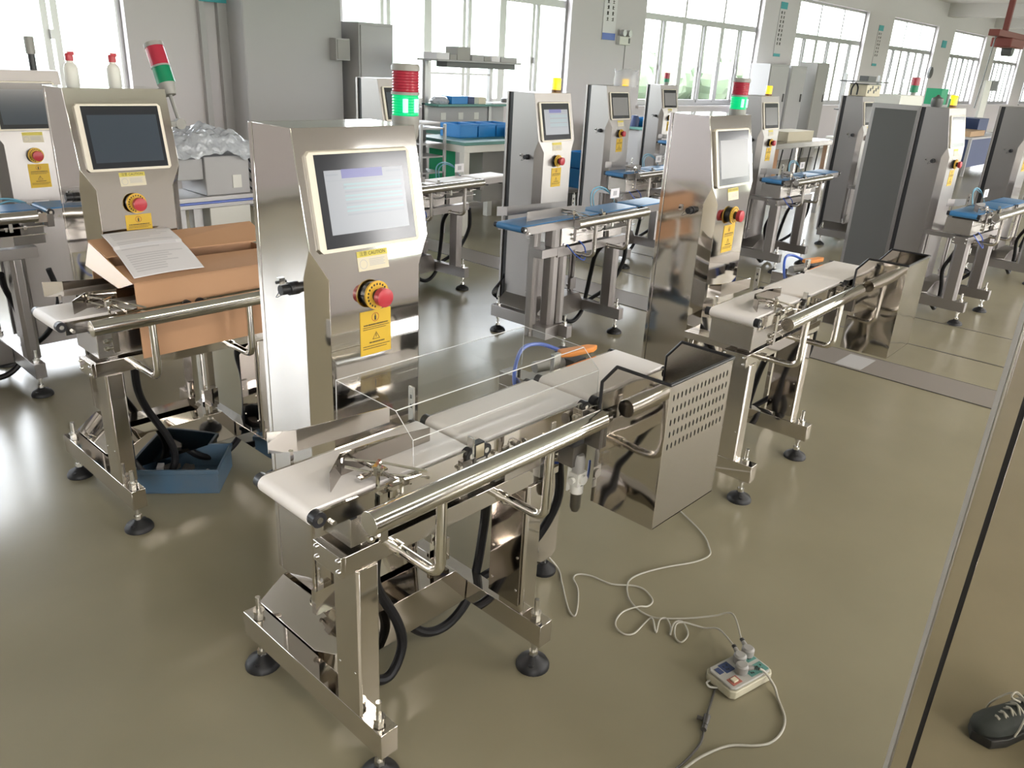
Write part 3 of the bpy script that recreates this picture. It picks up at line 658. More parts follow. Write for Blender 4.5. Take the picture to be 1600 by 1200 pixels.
pp = thing(b, 'paper_sheet', [M['paper'], M['softprint']], 'creased white printed sheet lying on top of the cardboard box', 'paper', smooth=60)
sd = pp.modifiers.new('thick', 'SOLIDIFY'); sd.thickness = .0006
# bottles on the second machine
def bottle(x, y, z, h=.085):
    r = empty('plastic_bottle', (x, y, z)); o = (x, y, z)
    MB().lathe(o, [(.001, 0), (.021, 0), (.023, .004), (.023, h*.72), (.018, h*.86), (.011, h*.93), (.011, h), (.001, h)], 20).build('bottle_body', M['white'], r, o)
    MB().lathe(o, [(.012, h), (.013, h), (.013, h+.02), (.010, h+.024), (.001, h+.024)], 16).box(x-.004, x+.016, y-.005, y+.005, z+h+.018, z+h+.030).build('cap', M['red'], r, o)
    return r
tag(bottle(1.115, 3.15, 1.487), 'white bottle with red cap on the machine roof, beside the window frame', 'bottle', 'white bottles on the machine roof')
tag(bottle(1.255, 3.14, 1.487), 'white bottle with red cap on the machine roof, nearer the signal tower', 'bottle', 'white bottles on the machine roof')
# blue crate of parts under the second machine
cr = tag(empty('plastic_crate', (1.23, 2.87, 0), rad(-41)), 'shallow blue plastic crate of small parts on the floor', 'crate')
b = MB(); L, Wd, H, t = .155, .115, .105, .005
b.box(-L, L, -Wd, Wd, 0, t); b.box(-L, L, -Wd, -Wd+t, t, H); b.box(-L, L, Wd-t, Wd, t, H); b.box(-L, -L+t, -Wd+t, Wd-t, t, H); b.box(L-t, L, -Wd+t, Wd-t, t, H)
b.box(-L-.006, L+.006, -Wd-.006, -Wd, H-.018, H); b.box(-L-.006, L+.006, Wd, Wd+.006, H-.018, H); b.box(-L-.006, -L, -Wd, Wd, H-.018, H); b.box(L, L+.006, -Wd, Wd, H-.018, H)
b.build('crate_shell', M['bluedk'], cr, bevel=.0015)
rr = random.Random(8); ca, sa = math.cos(rad(-41)), math.sin(rad(-41))
for i in range(9):
    px, py = rr.uniform(-.12, .12), rr.uniform(-.085, .085)
    b = MB().rbox((0, 0, 0), (rr.uniform(.03, .06), rr.uniform(.015, .03), .018), rr.uniform(0, 3), rx=rr.uniform(-.2, .2))
    wt = i in (1, 4, 7)
    thing(b, 'carton' if wt else 'metal_block', [M['paper'] if wt else M['grime']], ['long dark metal part at the bottom of the blue crate', 'tiny white carton nearest one end of the blue crate', 'short dark metal part beside a white carton in the crate', 'dark metal part resting against the crate wall', 'tiny white carton near the middle of the blue crate', 'dark metal part lying across another in the crate', 'squarish dark metal part in the blue crate', 'tiny white carton leaning at the far side of the crate', 'thin dark metal part on top in the blue crate'][i], 'carton' if wt else 'metal part', 'small cartons in the blue crate' if wt else 'metal parts in the blue crate', loc=(1.23+px*ca-py*sa, 2.87+px*sa+py*ca, .018+.008*(i % 3)+(.02 if wt else 0)))
# power strip with plugs and cords
ps = tag(empty('power_strip', (1.852, .718, 0), rad(-13)), 'boxy yellowed white power strip on the floor with three plugs', 'power strip'); 
MB().prism(chamf(-.088, .088, -.056, .056, .012), 'z', .004, .030).build('case', M['offw'], ps, bevel=.003)
MB().prism(chamf(-.082, .082, -.050, .050, .010), 'z', .0302, .038).build('top_face', M['stripw'], ps, bevel=.002)
MB().box(-.070, -.052, .012, .036, .038, .040).build('fuse_window', M['navy'], ps, bevel=.001)
sw = MB().box(-.070, -.034, -.040, -.012, .038, .0395).build('switch_surround', M['dullred'], ps); MB().box(-.062, -.044, -.034, -.018, .0395, .045).build('rocker_switch', M['cream'], sw, bevel=.001)
for x, y in ((-.030, .024), (.060, .022), (.058, -.026), (.022, -.024)):
    b = MB().box(x-.018, x+.018, y-.018, y+.018, .038, .0388, 0)
    for dx, dy in ((-.007, .006), (.007, .006), (0, -.008), (-.006, -.006)): b.box(x+dx-.002, x+dx+.002, y+dy-.003, y+dy+.003, .0388, .0392, 1)
    b.build('socket', [M['greenbench'] if x > 0 else M['navy'], M['black']], ps)
MB().tube([(-.086, .03, .012), (-.100, .03, .010), (-.104, .015, .008), (-.088, .0, .010)], .003, 8).build('hanging_loop', M['white'], ps)
def w(x, y, z): a = rad(-13); return (1.852+x*math.cos(a)-y*math.sin(a), .718+x*math.sin(a)+y*math.cos(a), z)
def plug(x, y, dirx, diry, label):
    p = w(x, y, .039); e = empty('power_plug', p)
    q = (dirx*.022, diry*.022)
    b = MB().lathe((0, 0, 0), [(.001, 0), (.018, 0), (.019, .006), (.019, .022), (.014, .027), (.001, .027)], 22)
    b.cyl((0, 0, .014), (q[0]*1.6, q[1]*1.6, .020), .010, 14, 0, .006)
    b.build('plug_body', M['greyp'], e)
    c = MB()
    for i in range(3): c.cyl((q[0]*(1.55+.22*i), q[1]*(1.55+.22*i), .0195), (q[0]*(1.65+.22*i), q[1]*(1.65+.22*i), .0205), .0065, 10)
    c.build('strain_relief', M['black'], e)
    return tag(e, label, 'plug', 'grey plugs in the power strip'), (p[0]+q[0]*2.2, p[1]+q[1]*2.2, p[2]+.02)
p1, e1 = plug(-.006, -.010, .55, -.83, 'round grey plug lying flat over the middle sockets of the strip')
p2, e2 = plug(.022, .022, .6, .8, 'grey plug in the strip fed by the coiled cord')
p3, e3 = plug(.066, .030, .6, .8, 'grey plug standing at the far corner of the power strip')
Z = .0055
cord1 = [(2.45, 1.40, .10), (2.531, 1.345, .02), (2.47, 1.212), (2.396, 1.132), (2.347, 1.104), (2.271, 1.12), (2.166, 1.174), (2.077, 1.209), (2.013, 1.218), (1.965, 1.198), (1.921, 1.158), (1.898, 1.111), (1.894, 1.07), (1.909, 1.031), (1.978, 0.966), (2.035, 0.905, .02), (2.05, 0.852, .05), e3]
cord1 = [(2.62, 1.50), (2.575, 1.42)]+cord1[2:]
cord2 = [(1.835, 1.50, .10), (1.85, 1.472, .06), (1.876, 1.431), (1.823, 1.369), (1.732, 1.266), (1.717, 1.227), (1.768, 1.255), (1.835, 1.309), (1.872, 1.358), (1.904, 1.359), (1.928, 1.321), (1.942, 1.249), (1.991, 1.189), (1.999, 1.147), (1.971, 1.098), (1.933, 1.092), (1.898, 1.105, .016), (1.854, 1.131), (1.801, 1.123), (1.77, 1.1), (1.763, 1.065), (1.786, 1.045), (1.836, 1.048), (1.882, 1.052), (1.882, 1.038, .012), (1.843, 0.999), (1.895, 1.021, .012), (1.918, 1.010, .012), (1.898, 0.98), (1.865, 0.961), (1.915, 0.979, .014), (1.940, 0.964, .014), (1.912, 0.925), (1.863, 0.918), (1.869, 0.945), (1.909, 0.970, .014), (1.94, 0.960, .014), (1.975, 0.905), (1.975, 0.855, .03), e2]
cord3 = [e1, (1.885, .655, .045), (1.88, .62, .02), (1.861, 0.598), (1.807, 0.551), (1.754, 0.533), (1.695, 0.536), (1.654, 0.561), (1.604, 0.609), (1.527, 0.64), (1.455, 0.653), (1.378, 0.661), (1.2, .66)]
for pts, lab, m_, nm in ((cord1, 'pale grey cord running from under the next machine to the power strip', 'cord', 'mains_cable'), (cord2, 'pale grey cord with loose coils running from the stand foot to the power strip', 'cord', 'mains_cable'), (cord3, 'thick pale cord curving from the power strip towards the viewer', 'cord', 'mains_cable')):
    thing(MB().tube([p if len(p) == 3 else (*p, Z) for p in pts], .0036 if 'thick' in lab else .0028, 8), nm, [M[m_]], lab, 'cord')
dc = thing(MB().tube([(*p, .0045) for p in [(1.762, .742), (1.72, .728), (1.673, 0.712), (1.645, .70)]], .003, 8).tube([(*p, .0045) for p in [(1.60, .684), (1.558, 0.668), (1.488, 0.664), (1.423, 0.671), (1.3, .70)]], .003, 8), 'mains_cable', [M['cordb']], 'thin dark cord with an inline connector below the power strip', 'cord')
MB().cyl((1.648, .702, .010), (1.615, .690, .010), .010, 12, 0, .007).cyl((1.612, .689, .010), (1.598, .684, .010), .008, 12).cyl((1.63, .705, .01), (1.625, .72, .01), .006, 10).build('connector', M['cordb'], dc)
# polished cabinet close to the viewer, and the shoe it mirrors
nc = tag(empty('polished_cabinet', (1.35, -.25, 0)), 'tall mirror polished steel cabinet filling the picture edge nearest the viewer', 'cabinet'); O = (1.35, -.25, 0)
MB().prism([(1.152, -.80), (1.60, -.80), (1.60, .182), (1.16, .182), (1.152, .175)], 'z', .10, 1.95).build('cabinet_body', M['panel'], nc, O, .003)
MB().box(1.1515, 1.153, -.78, .153, .12, 1.93).build('door_seal', M['black'], nc, O)
MB().box(1.146, 1.151, -.78, .1455, .125, 1.925).build('door', M['panel'], nc, O, .0008)
MB().box(1.1495, 1.160, .1775, .1835, .10, 1.95).build('edge_highlight', M['alu'], nc, O)  # bright bevel highlight of the corner, made as a thin pale strip
for x, y in ((1.20, .13), (1.55, .13), (1.20, -.75), (1.55, -.75)): MB().lathe((x, y, 0), [(.001, 0), (.045, 0), (.04, .02), (.015, .035), (.015, .10), (.001, .10)], 18).build('levelling_foot', M['rubber'], nc, O)
def shoe(x, y, rz, label):
    e = tag(empty('trainer', (x, y, 0), rz), label, 'shoe', 'trainers on the floor')
    def ring(t, hw, h, zb=.022, sh=0):
        return [(t, sh+hw*math.cos(a)*(1 if math.sin(a) < .3 else .82), zb+max(0, h)*(.5+.5*math.sin(a))) for a in [2*math.pi*i/16 for i in range(16)]]
    MB().loft([ring(-.135, .018, .045), ring(-.13, .030, .075), ring(-.10, .036, .095), ring(-.06, .036, .098), ring(-.02, .037, .088), ring(.03, .042, .068, sh=.002), ring(.08, .047, .052, sh=.004), ring(.115, .043, .043, sh=.006), ring(.14, .030, .034, sh=.008), ring(.15, .012, .022, sh=.008)]).build('upper', M['shoe'], e, smooth=80)
    s = lambda k, z: [(-.140, 0, z), (-.125, .031*k, z), (-.05, .036*k, z), (.03, .042*k, z), (.085, .051*k, z), (.13, .042*k, z), (.155, .012, z), (.135, -.034*k, z), (.085, -.044*k, z), (.02, -.038*k, z), (-.05, -.036*k, z), (-.125, -.031*k, z)]
    MB().loft([s(.96, 0), s(1.04, .012), s(1.0, .030)]).build('sole', M['sole'], e, bevel=.002)
    b = MB()
    for i in range(5):
        t = .002+i*.021; h = .110-.0085*i
        b.tube([(t, -.024, h-.024), (t+.006, 0, h-.006), (t+.016, .024, h-.026)], .003, 6); b.tube([(t+.014, -.024, h-.030), (t+.006, 0, h-.005), (t, .024, h-.022)], .003, 6)
    b.tube([(.01, 0, .112), (.02, .03, .108), (.05, .05, .07), (.06, .054, .045)], .0025, 6); b.tube([(.01, 0, .112), (.03, -.03, .105), (.06, -.045, .07), (.08, -.05, .045)], .0025, 6); b.tube([(.01, 0, .112), (.03, .012, .13), (.055, .005, .125), (.03, -.005, .11)], .0025, 6)
    b.build('shoelace', M['lace'], e)
    return e
shoe(.048, .078, rad(27), 'charcoal trainer with loose pale laces, mirrored in the polished cabinet')
shoe(.10, -.13, rad(10), 'charcoal trainer farther from the belt machines of the pair')

# ------------------------------------------------------------------ background
rr = random.Random(11)
def box_t(name, label, cat, x0, x1, y0, y1, z0, z1, m, group=None, bevel=.003, extra=None):
    e = ((x0+x1)/2, (y0+y1)/2, z0)
    b = MB().box(x0, x1, y0, y1, z0, z1)
    if extra: extra(b)
    return tag(b.build(name, m if isinstance(m, list) else M[m], None, e, bevel, loc=e), label, cat, group)
# tall cabinet and wall box by the first pier
e = tag(empty('tall_cabinet', (6.12, 8.1, 0)), 'tall pale grey steel cabinet before the bright window, beside the pier', 'cabinet'); O = (6.12, 8.1, 0)
MB().box(5.89, 6.38, 7.92, 8.38, .05, 1.96).box(5.91, 6.36, 7.94, 8.36, 0, .05).build('cabinet_body', M['cabg'], e, O, .004)
MB().box(5.91, 6.36, 7.905, 7.92, .08, 1.93).build('cabinet_door', M['cabg'], e, O, .003)
for z in (1.5, 1.68, 1.83): MB().box(6.38, 6.385, 7.96, 8.10, z, z+.11).build('side_label', M['paper'], e, O)
MB().box(6.32, 6.345, 7.89, 7.905, .95, 1.08).build('handle', M['black'], e, O)
e = tag(empty('control_box', (5.735, 8.06, 1.55)), 'small dark grey control box on the projecting pier', 'control box'); O = (5.735, 8.06, 1.55)
MB().box(5.64, 5.83, 8.0, 8.12, 1.55, 1.78).build('box_body', M['cabg'], e, O, .006); MB().box(5.655, 5.815, 7.99, 8.0, 1.565, 1.765).build('box_door', M['greyp'], e, O, .003)
# workbench with overhead shelf
e = tag(empty('workbench', (6.97, 6.9, 0)), 'workbench with tall posts and an overhead lamp shelf before the window', 'workbench'); O = (6.97, 6.9, 0)
MB().box(6.28, 7.66, 6.55, 7.35, .83, .87).build('tabletop', M['greenbench'], e, O, .004)
for x in (6.32, 7.62):
    for y in (6.6, 7.3): MB().box(x-.03, x+.03, y-.03, y+.03, 0, .83).build('leg', M['cabg'], e, O, .003)
for x in (6.345, 7.38): MB().box(x-.025, x+.025, 7.28, 7.33, .87, 1.62).build('post', M['alu'], e, O, .003)
MB().box(6.37, 7.36, 7.29, 7.32, 1.46, 1.48).build('crossbar', M['alu'], e, O, .002)
MB().box(6.30, 7.66, 7.05, 7.40, 1.60, 1.62).build('upper_shelf', M['cabg'], e, O, .003); MB().box(6.50, 7.62, 7.12, 7.30, 1.54, 1.60).build('lamp_hood', M['cabd'], e, O, .004)
MB().box(6.32, 7.64, 7.05, 7.34, 1.125, 1.15).build('middle_shelf', M['greenbench'], e, O, .003)
pn = MB().box(6.32, 7.64, 7.30, 7.33, .87, 1.125).build('back_panel', M['cabg'], e, O, .002)
for x in (6.62, 6.90, 7.16): MB().box(x-.04, x+.04, 7.295, 7.30, .96, 1.04).build('socket_plate', M['white'], pn, O, .002)
MB().box(6.36, 7.6, 6.65, 7.25, .12, .75).build('drawer_unit', M['cabg'], e, O, .004)
box_t('instrument_box', 'grey instrument box standing on the overhead lamp shelf', 'box', 6.64, 6.84, 7.1, 7.3, 1.62, 1.76, 'greyp')
box_t('document_tray', 'white papers bundle at the window end of the overhead shelf', 'papers', 6.31, 6.50, 7.08, 7.3, 1.62, 1.69, 'paper')
for i, (x0, x1, m) in enumerate(((6.52, 6.62, 'greyp'), (6.86, 7.05, 'cabg'), (7.06, 7.16, 'greyp'), (7.18, 7.32, 'paper'), (7.34, 7.62, 'cabg'))):
    box_t('carton', ['small grey carton between the white papers and the instrument box', 'flat grey carton beside the instrument box on the shelf', 'narrow grey carton in the middle of the shelf', 'white carton between grey ones on the overhead shelf', 'long grey carton at the far end of the overhead shelf'][i], 'carton', x0, x1, 7.09, 7.28, 1.62, 1.675+.01*(i % 2), m, 'cartons on the overhead shelf')
box_t('storage_bin', 'bright blue bin on the middle shelf of the workbench', 'bin', 6.55, 6.80, 7.08, 7.28, 1.15, 1.235, 'blue')
tag(MB().lathe((6.45, 7.18, 1.15), [(.001, 0), (.10, 0), (.115, .03), (.08, .075), (.001, .085)], 18).build('plastic_bag', M['film'], None, (6.45, 7.18, 1.15), loc=(6.45, 7.18, 1.15)), 'pale plastic bag slumped beside the bright blue bin', 'bag')
box_t('tool_tin', 'dark tin of tools on the middle shelf', 'tin', 6.83, 6.93, 7.1, 7.22, 1.15, 1.23, 'navy')
box_t('tool_tin', 'yellowish tin on the middle shelf', 'tin', 7.0, 7.12, 7.1, 7.22, 1.15, 1.225, 'cream')
box_t('paper_stack', 'loose white papers on the middle shelf of the workbench', 'papers', 7.2, 7.58, 7.06, 7.28, 1.15, 1.165, 'paper')
tag(MB().lathe((7.5, 7.15, 1.165), [(.001, 0), (.05, 0), (.05, .04), (.03, .05), (.001, .05)], 14).build('tape_roll', M['cabd'], None, (7.5, 7.15, 1.165), loc=(7.5, 7.15, 1.165)), 'dark roll of tape on the papers', 'tape roll')
def bin_(x0, x1, y0, y1, z0, z1, m, label, group=None):
    o = (x0, y0, z0); b = MB(); t = .008
    b.box(x0, x1, y0, y1, z0, z0+t).box(x0, x1, y0, y0+t, z0+t, z1).box(x0, x1, y1-t, y1, z0+t, z1).box(x0, x0+t, y0+t, y1-t, z0+t, z1).box(x1-t, x1, y0+t, y1-t, z0+t, z1)
    b.box(x0-.008, x1+.008, y0-.008, y0, z1-.02, z1)
    return tag(b.build('storage_bin', M[m], None, o, .003, loc=o), label, 'bin', group)
for i in range(3): bin_(5.72+.26*i, 5.96+.26*i, 6.05, 6.35, .90, 1.03, 'blue', ['blue bin on the green topped table, nearest the wire rack', 'middle blue bin of the row on the green topped table', 'blue bin on the green topped table, nearest the workbench'][i], 'blue bins on the green topped table')
e = tag(empty('work_table', (5.95, 6.0, 0)), 'white legged work table with a green top and green side panel', 'table'); O = (5.95, 6.0, 0)
MB().box(5.45, 6.55, 5.70, 6.45, .87, .90).build('tabletop', M['greenbench'], e, O, .003)
MB().box(5.47, 6.53, 5.72, 6.43, .80, .87).build('apron', M['white'], e, O, .003)
for x, y in ((5.50, 5.75), (6.50, 5.75), (5.50, 6.40), (6.50, 6.40)): MB().box(x-.035, x+.035, y-.035, y+.035, 0, .80).build('leg', M['white'], e, O, .003)
MB().box(5.60, 5.95, 6.36, 6.38, .2, .80).build('side_panel', M['greenp'], e, O)
MB().box(6.0, 6.4, 6.0, 6.3, .25, .80).build('cabinet_unit', M['greyp'], e, O)
bin_(6.28, 6.52, 5.72, 5.98, .90, 1.0, 'blue', 'small blue bin at the near corner of the green topped table')
e = tag(empty('shelf_rack', (5.27, 6.1, 0)), 'narrow dark rack with pale shelf edges behind the lit signal tower', 'rack'); O = (5.27, 6.1, 0)
for x in (5.12, 5.42):
    for y in (5.95, 6.25): MB().box(x-.012, x+.012, y-.012, y+.012, 0, 1.05).build('post', M['alu'], e, O)
for z in (.25, .42, .59, .74, .86, 1.0): sh = MB().box(5.13, 5.41, 5.96, 6.24, z, z+.015).build('shelf', M['alu'], e, O)
MB().box(5.14, 5.40, 6.20, 6.23, .05, .99).build('back_panel', M['cabd'], e, O)
box_t('paper_stack', 'white papers on top of the narrow rack', 'papers', 5.15, 5.39, 5.98, 6.2, 1.051, 1.065, 'paper')
e = tag(empty('office_chair', (6.35, 5.35, 0)), 'dark chair with pale curved frame by the green topped table', 'chair'); O = (6.35, 5.35, 0)
MB().box(6.15, 6.55, 5.15, 5.55, .43, .47).build('seat', M['cabd'], e, O, .01); MB().box(6.17, 6.53, 5.52, 5.55, .55, .92).build('backrest', M['cabd'], e, O, .01)
for x in (6.16, 6.54): MB().tube([(x, 5.2, .01), (x, 5.2, .42), (x, 5.5, .45), (x, 5.56, .9)], .011, 8, sub=3).tube([(x, 5.5, .01), (x, 5.5, .44)], .011, 8, sub=0).build('leg', M['alu'], e, O)
# machine wrapped in plastic film
e = tag(empty('covered_machine', (2.5, 4.95, 0)), 'grey machine under crumpled clear plastic film, against the plain wall section', 'machine'); O = (2.5, 4.95, 0)
MB().box(2.42, 2.72, 4.86, 5.2, .76, 1.0).box(2.20, 2.42, 4.88, 5.2, .86, .99).build('housing', M['cabg'], e, O, .006)
MB().box(2.20, 2.73, 4.84, 5.2, .69, .76).build('deck', M['alu'], e, O, .003); MB().box(2.42, 2.70, 4.84, 5.1, .56, .69).build('lower_box', M['white'], e, O, .005)
MB().box(2.60, 2.66, 4.855, 4.86, .80, .88).build('label_plate', M['white'], e, O)
MB().cyl((2.2, 4.83, .725), (2.73, 4.83, .725), .008, 10).build('rod', M['bluehose'], e, O)
for x in (2.26, 2.37, 2.66): MB().box(x-.03, x+.03, 4.9, 4.97, .04, .69).build('leg', M['alu'], e, O, .003)
MB().cyl((2.51, 4.88, .54), (2.51, 4.90, .54), .03, 16).build('hand_wheel', M['cream'], e, O)
for i in range(4): MB().tube([(2.74, 4.9+.05*i, .98-.05*i), (2.80, 4.88, .85-.04*i), (2.75, 4.9, .72)], .008, 6).build('cable_hose', M['hose'], e, O)
b = MB(); n = 60
def fz(u, v): return 1.03+.13*math.sin(math.pi*u*.9+.1)*math.sin(math.pi*(.15+.8*v))+.020*math.sin(17*u+5*v)*math.cos(13*v-4*u)+.010*math.sin(41*u-23*v)*math.cos(37*v+11*u)+.014*abs(math.sin(9*u+14*v))-(.10*max(0, .12-u)*8+.10*max(0, .10-v)*8)
b.add([(2.14+.66*i/n, 4.82+.42*j/n, fz(i/n, j/n)) for j in range(n+1) for i in range(n+1)], [(j*(n+1)+i, j*(n+1)+i+1, (j+1)*(n+1)+i+1, (j+1)*(n+1)+i) for j in range(n) for i in range(n)])
b.build('plastic_film', M['film'], e, O, smooth=70)
# things on machine roofs
tag(MB().cyl((1.462, 4.62, 1.487), (1.462, 4.62, 1.56), .016, 12, 1).cyl((1.462, 4.62, 1.56), (1.462, 4.62, 1.64), .022, 14, 0).build('wrapped_beacon', [M['greyp'], M['black']], None, (1.462, 4.62, 1.487), loc=(1.462, 4.62, 1.487)), 'grey wrapped beacon on a black stem by the red capped bottle', 'beacon')
e = tag(empty('wired_box', (8.78, 3.30, 1.49)), 'open cream box of wiring with an arching dark hose on a machine roof', 'box'); O = (8.78, 3.30, 1.49)
MB().box(8.60, 8.98, 3.22, 3.40, 1.49, 1.60).build('box_body', M['cream'], e, O, .004); MB().box(8.58, 9.0, 3.20, 3.42, 1.60, 1.608).build('lid', M['cabd'], e, O)
for i in range(6): MB().box(8.63+.05*i, 8.655+.05*i, 3.215, 3.22, 1.52+.02*(i % 3), 1.55+.02*(i % 3)).build('terminal', M['cabd'], e, O)
MB().tube([(8.42, 3.3, 1.50), (8.42, 3.3, 1.56), (8.49, 3.3, 1.61), (8.57, 3.3, 1.57), (8.57, 3.3, 1.50)], .008, 8).build('hose', M['hose'], e, O)
e = tag(empty('plastic_bag', (6.17, 4.42, 1.487)), 'translucent plastic bag over an orange lit beacon on a machine roof', 'bag'); O = (6.17, 4.42, 1.487)
bagm = mat('bag_film', (.62, .62, .66), .3, spec=.6); bagm.node_tree.nodes['Principled BSDF'].inputs['Alpha'].default_value = .42
b = MB(); R0 = [(.11, .0), (.11, .04), (.10, .09), (.115, .13)]
b.loft([[(6.17+r*math.cos(2*math.pi*i/14)*(1+.12*math.sin(3*i)), 4.42+r*math.sin(2*math.pi*i/14)*(1+.12*math.cos(2*i)), 1.489+z+.012*math.sin(i*1.7)) for i in range(14)] for r, z in R0], cap=False)
b.build('bag_film', bagm, e, O, smooth=70)
MB().cyl((6.17, 4.42, 1.489), (6.17, 4.42, 1.545), .03, 16).build('beacon_lens', M['amber'], e, O)
tag(MB().lathe((6.60, 1.95, 1.487), [(.001, 0), (.035, 0), (.042, .03), (.040, .06), (.018, .07), (.006, .085), (.001, .085)], 16).build('lidded_pot', M['cabd'], None, (6.60, 1.95, 1.487), loc=(6.60, 1.95, 1.487)), 'dark lidded pot on the roof of the open doored machine', 'pot')
tag(MB().lathe((6.87, 1.93, 1.487), [(.001, 0), (.020, 0), (.020, .055), (.012, .065), (.012, .085), (.001, .085)], 16).build('bottle', M['greenp'], None, (6.87, 1.93, 1.487), loc=(6.87, 1.93, 1.487)), 'small dark green bottle on the roof of the open doored machine', 'bottle')
# benches farther along the window wall
def bench(x0, x1, y0, y1, z, label, top='greenbench', leg='alu', apron='cabg'):
    o = ((x0+x1)/2, (y0+y1)/2, 0); e = tag(empty('workbench', o), label, 'workbench')
    MB().box(x0, x1, y0, y1, z-.04, z).build('tabletop', M[top], e, o, .004); MB().box(x0+.04, x1-.04, y0+.05, y1-.05, .15, z-.04).build('cabinet_unit', M[apron], e, o, .004)
    for x in (x0+.03, x1-.03):
        for y in (y0+.03, y1-.03): MB().box(x-.025, x+.025, y-.025, y+.025, 0, z-.04).build('leg', M[leg], e, o)
    return e
bench(10.6, 12.2, 7.2, 7.9, .80, 'grey workbench under the window sill between two far machines')
bin_(10.75, 11.0, 7.25, 7.5, .80, .93, 'blue', 'blue bin at the near end of the bench under the sill'); 
bin_(11.08, 11.36, 7.25, 7.55, .80, .92, 'blue', 'second blue bin on the bench under the sill')
tag(MB().lathe((10.66, 7.4, .80), [(.001, 0), (.07, 0), (.08, .1), (.05, .16), (.001, .17)], 14).build('plastic_tub', M['navy'], None, (10.66, 7.4, .80), loc=(10.66, 7.4, .80)), 'dark navy tub on the bench under the sill', 'tub')
for i, (x0, x1, z1, m, lab) in enumerate(((15.25, 16.05, 1.83, 'cabg', 'pale grey tall locker nearest the wall poster'), (16.15, 16.85, 1.83, 'cabg', 'tall grey locker with a handle, middle of three'), (17.35, 17.95, 1.92, 'greyp', 'darker grey tall locker standing apart from the other two'))):
    o = ((x0+x1)/2, 7.8, 0); e = tag(empty('steel_locker', o), lab, 'locker', 'tall lockers before the window')
    MB().box(x0, x1, 7.6, 8.0, 0, z1).build('locker_body', M[m], e, o, .004); MB().box(x0+.02, x1-.02, 7.588, 7.6, .06, z1-.03).build('locker_door', M[m], e, o, .003)
    MB().box(x1-.12, x1-.08, 7.57, 7.588, 1.15, 1.3).build('handle', M['cabd'], e, o); 
e = tag(empty('steel_table', (9.65, 4.45, 0)), 'steel frame table with hanging dark cables behind the amber beacon machines', 'table'); O = (9.65, 4.45, 0)
MB().box(8.80, 10.45, 4.2, 4.7, .86, .92).build('tabletop', M['satin'], e, O, .004)
for x in (8.86, 10.39):
    for y in (4.25, 4.65): MB().box(x-.03, x+.03, y-.03, y+.03, 0, .86).build('leg', M['satin'], e, O, .002)
MB().box(9.2, 9.6, 4.5, 4.66, .30, .84).build('orange_panel', M['cardboard'], e, O)
for i in range(5): MB().tube([(9.1+.25*i, 4.22, .85), (9.02+.25*i, 4.2, .6), (9.05+.25*i, 4.22, .35)], .008, 6).build('cable', M['hose'], e, O)
box_t('control_unit', 'cream metal control unit on the steel frame table', 'control unit', 9.35, 10.05, 4.3, 4.6, .92, 1.03, 'cream')
box_t('equipment_tray', 'small pale tray rack standing behind the cream control unit', 'rack', 8.9, 9.2, 4.45, 4.65, .92, 1.10, 'white')
bin_(6.86, 7.10, 5.35, 5.60, .62, .78, 'blue', 'upper blue tub of the stack seen past the amber beacon machine', 'stacked blue tubs'); bin_(6.84, 7.12, 5.33, 5.62, .40, .61, 'blue', 'lower blue tub of the stack seen past the amber beacon machine', 'stacked blue tubs')
box_t('storage_stool', 'dark low stand beneath the stacked blue tubs', 'stand', 6.83, 7.13, 5.32, 5.64, 0, .40, 'cabd')
# bench at the third window
e = bench(13.6, 15.4, 4.9, 5.6, .75, 'white topped bench crowded with small tools beyond the wired box machine', 'white')
o = (14.5, 5.25, 0)
for x in (13.75, 15.2): MB().box(x-.02, x+.02, 5.5, 5.54, .75, 1.72).build('post', M['alu'], e, o)
MB().box(13.7, 15.25, 5.35, 5.6, 1.60, 1.62).build('upper_shelf', M['cabd'], e, o); MB().box(13.7, 15.25, 5.35, 5.6, 1.16, 1.18).build('middle_shelf', M['cabd'], e, o)
bin_(14.15, 14.65, 5.38, 5.58, 1.18, 1.45, 'greenp', 'bright green bin on the crowded bench shelf')
box_t('dark_gadget', 'dark gadget on top of the crowded bench rack', 'gadget', 14.4, 14.75, 5.4, 5.55, 1.62, 1.70, 'cabd')
for i in range(7):
    x = 13.75+.22*i; o = (x, 5.15, .75)
    tag(MB().lathe(o, [(.001, 0), (.05, 0), (.05, .12), (.02, .17), (.02, .24), (.001, .24)], 12).build('spray_bottle', M[['blue', 'white', 'cabd', 'greenp', 'white', 'navy', 'red'][i]], None, o, loc=o), ['blue', 'white near the blue', 'dark grey', 'green', 'white near the navy', 'navy', 'red'][i]+' bottle on the crowded bench', 'bottle', 'bottles on the crowded bench')
box_t('plastic_carton', 'large white plastic carton on the floor rack by the crowded bench', 'carton', 13.55, 14.2, 4.45, 4.85, .50, .78, 'white', bevel=.02)
box_t('red_tray', 'small red tray leaning beside the white carton', 'tray', 13.6, 14.0, 4.2, 4.42, .50, .56, 'red')
e = tag(empty('rack_stand', (13.9, 4.5, 0)), 'dark topped metal stand under the white carton', 'stand'); O = (13.9, 4.5, 0)
MB().box(13.45, 14.4, 4.15, 4.88, .46, .50).build('tabletop', M['cabd'], e, O)
for x in (13.5, 14.35):
    for y in (4.2, 4.83): MB().box(x-.02, x+.02, y-.02, y+.02, 0, .46).build('leg', M['alu'], e, O)
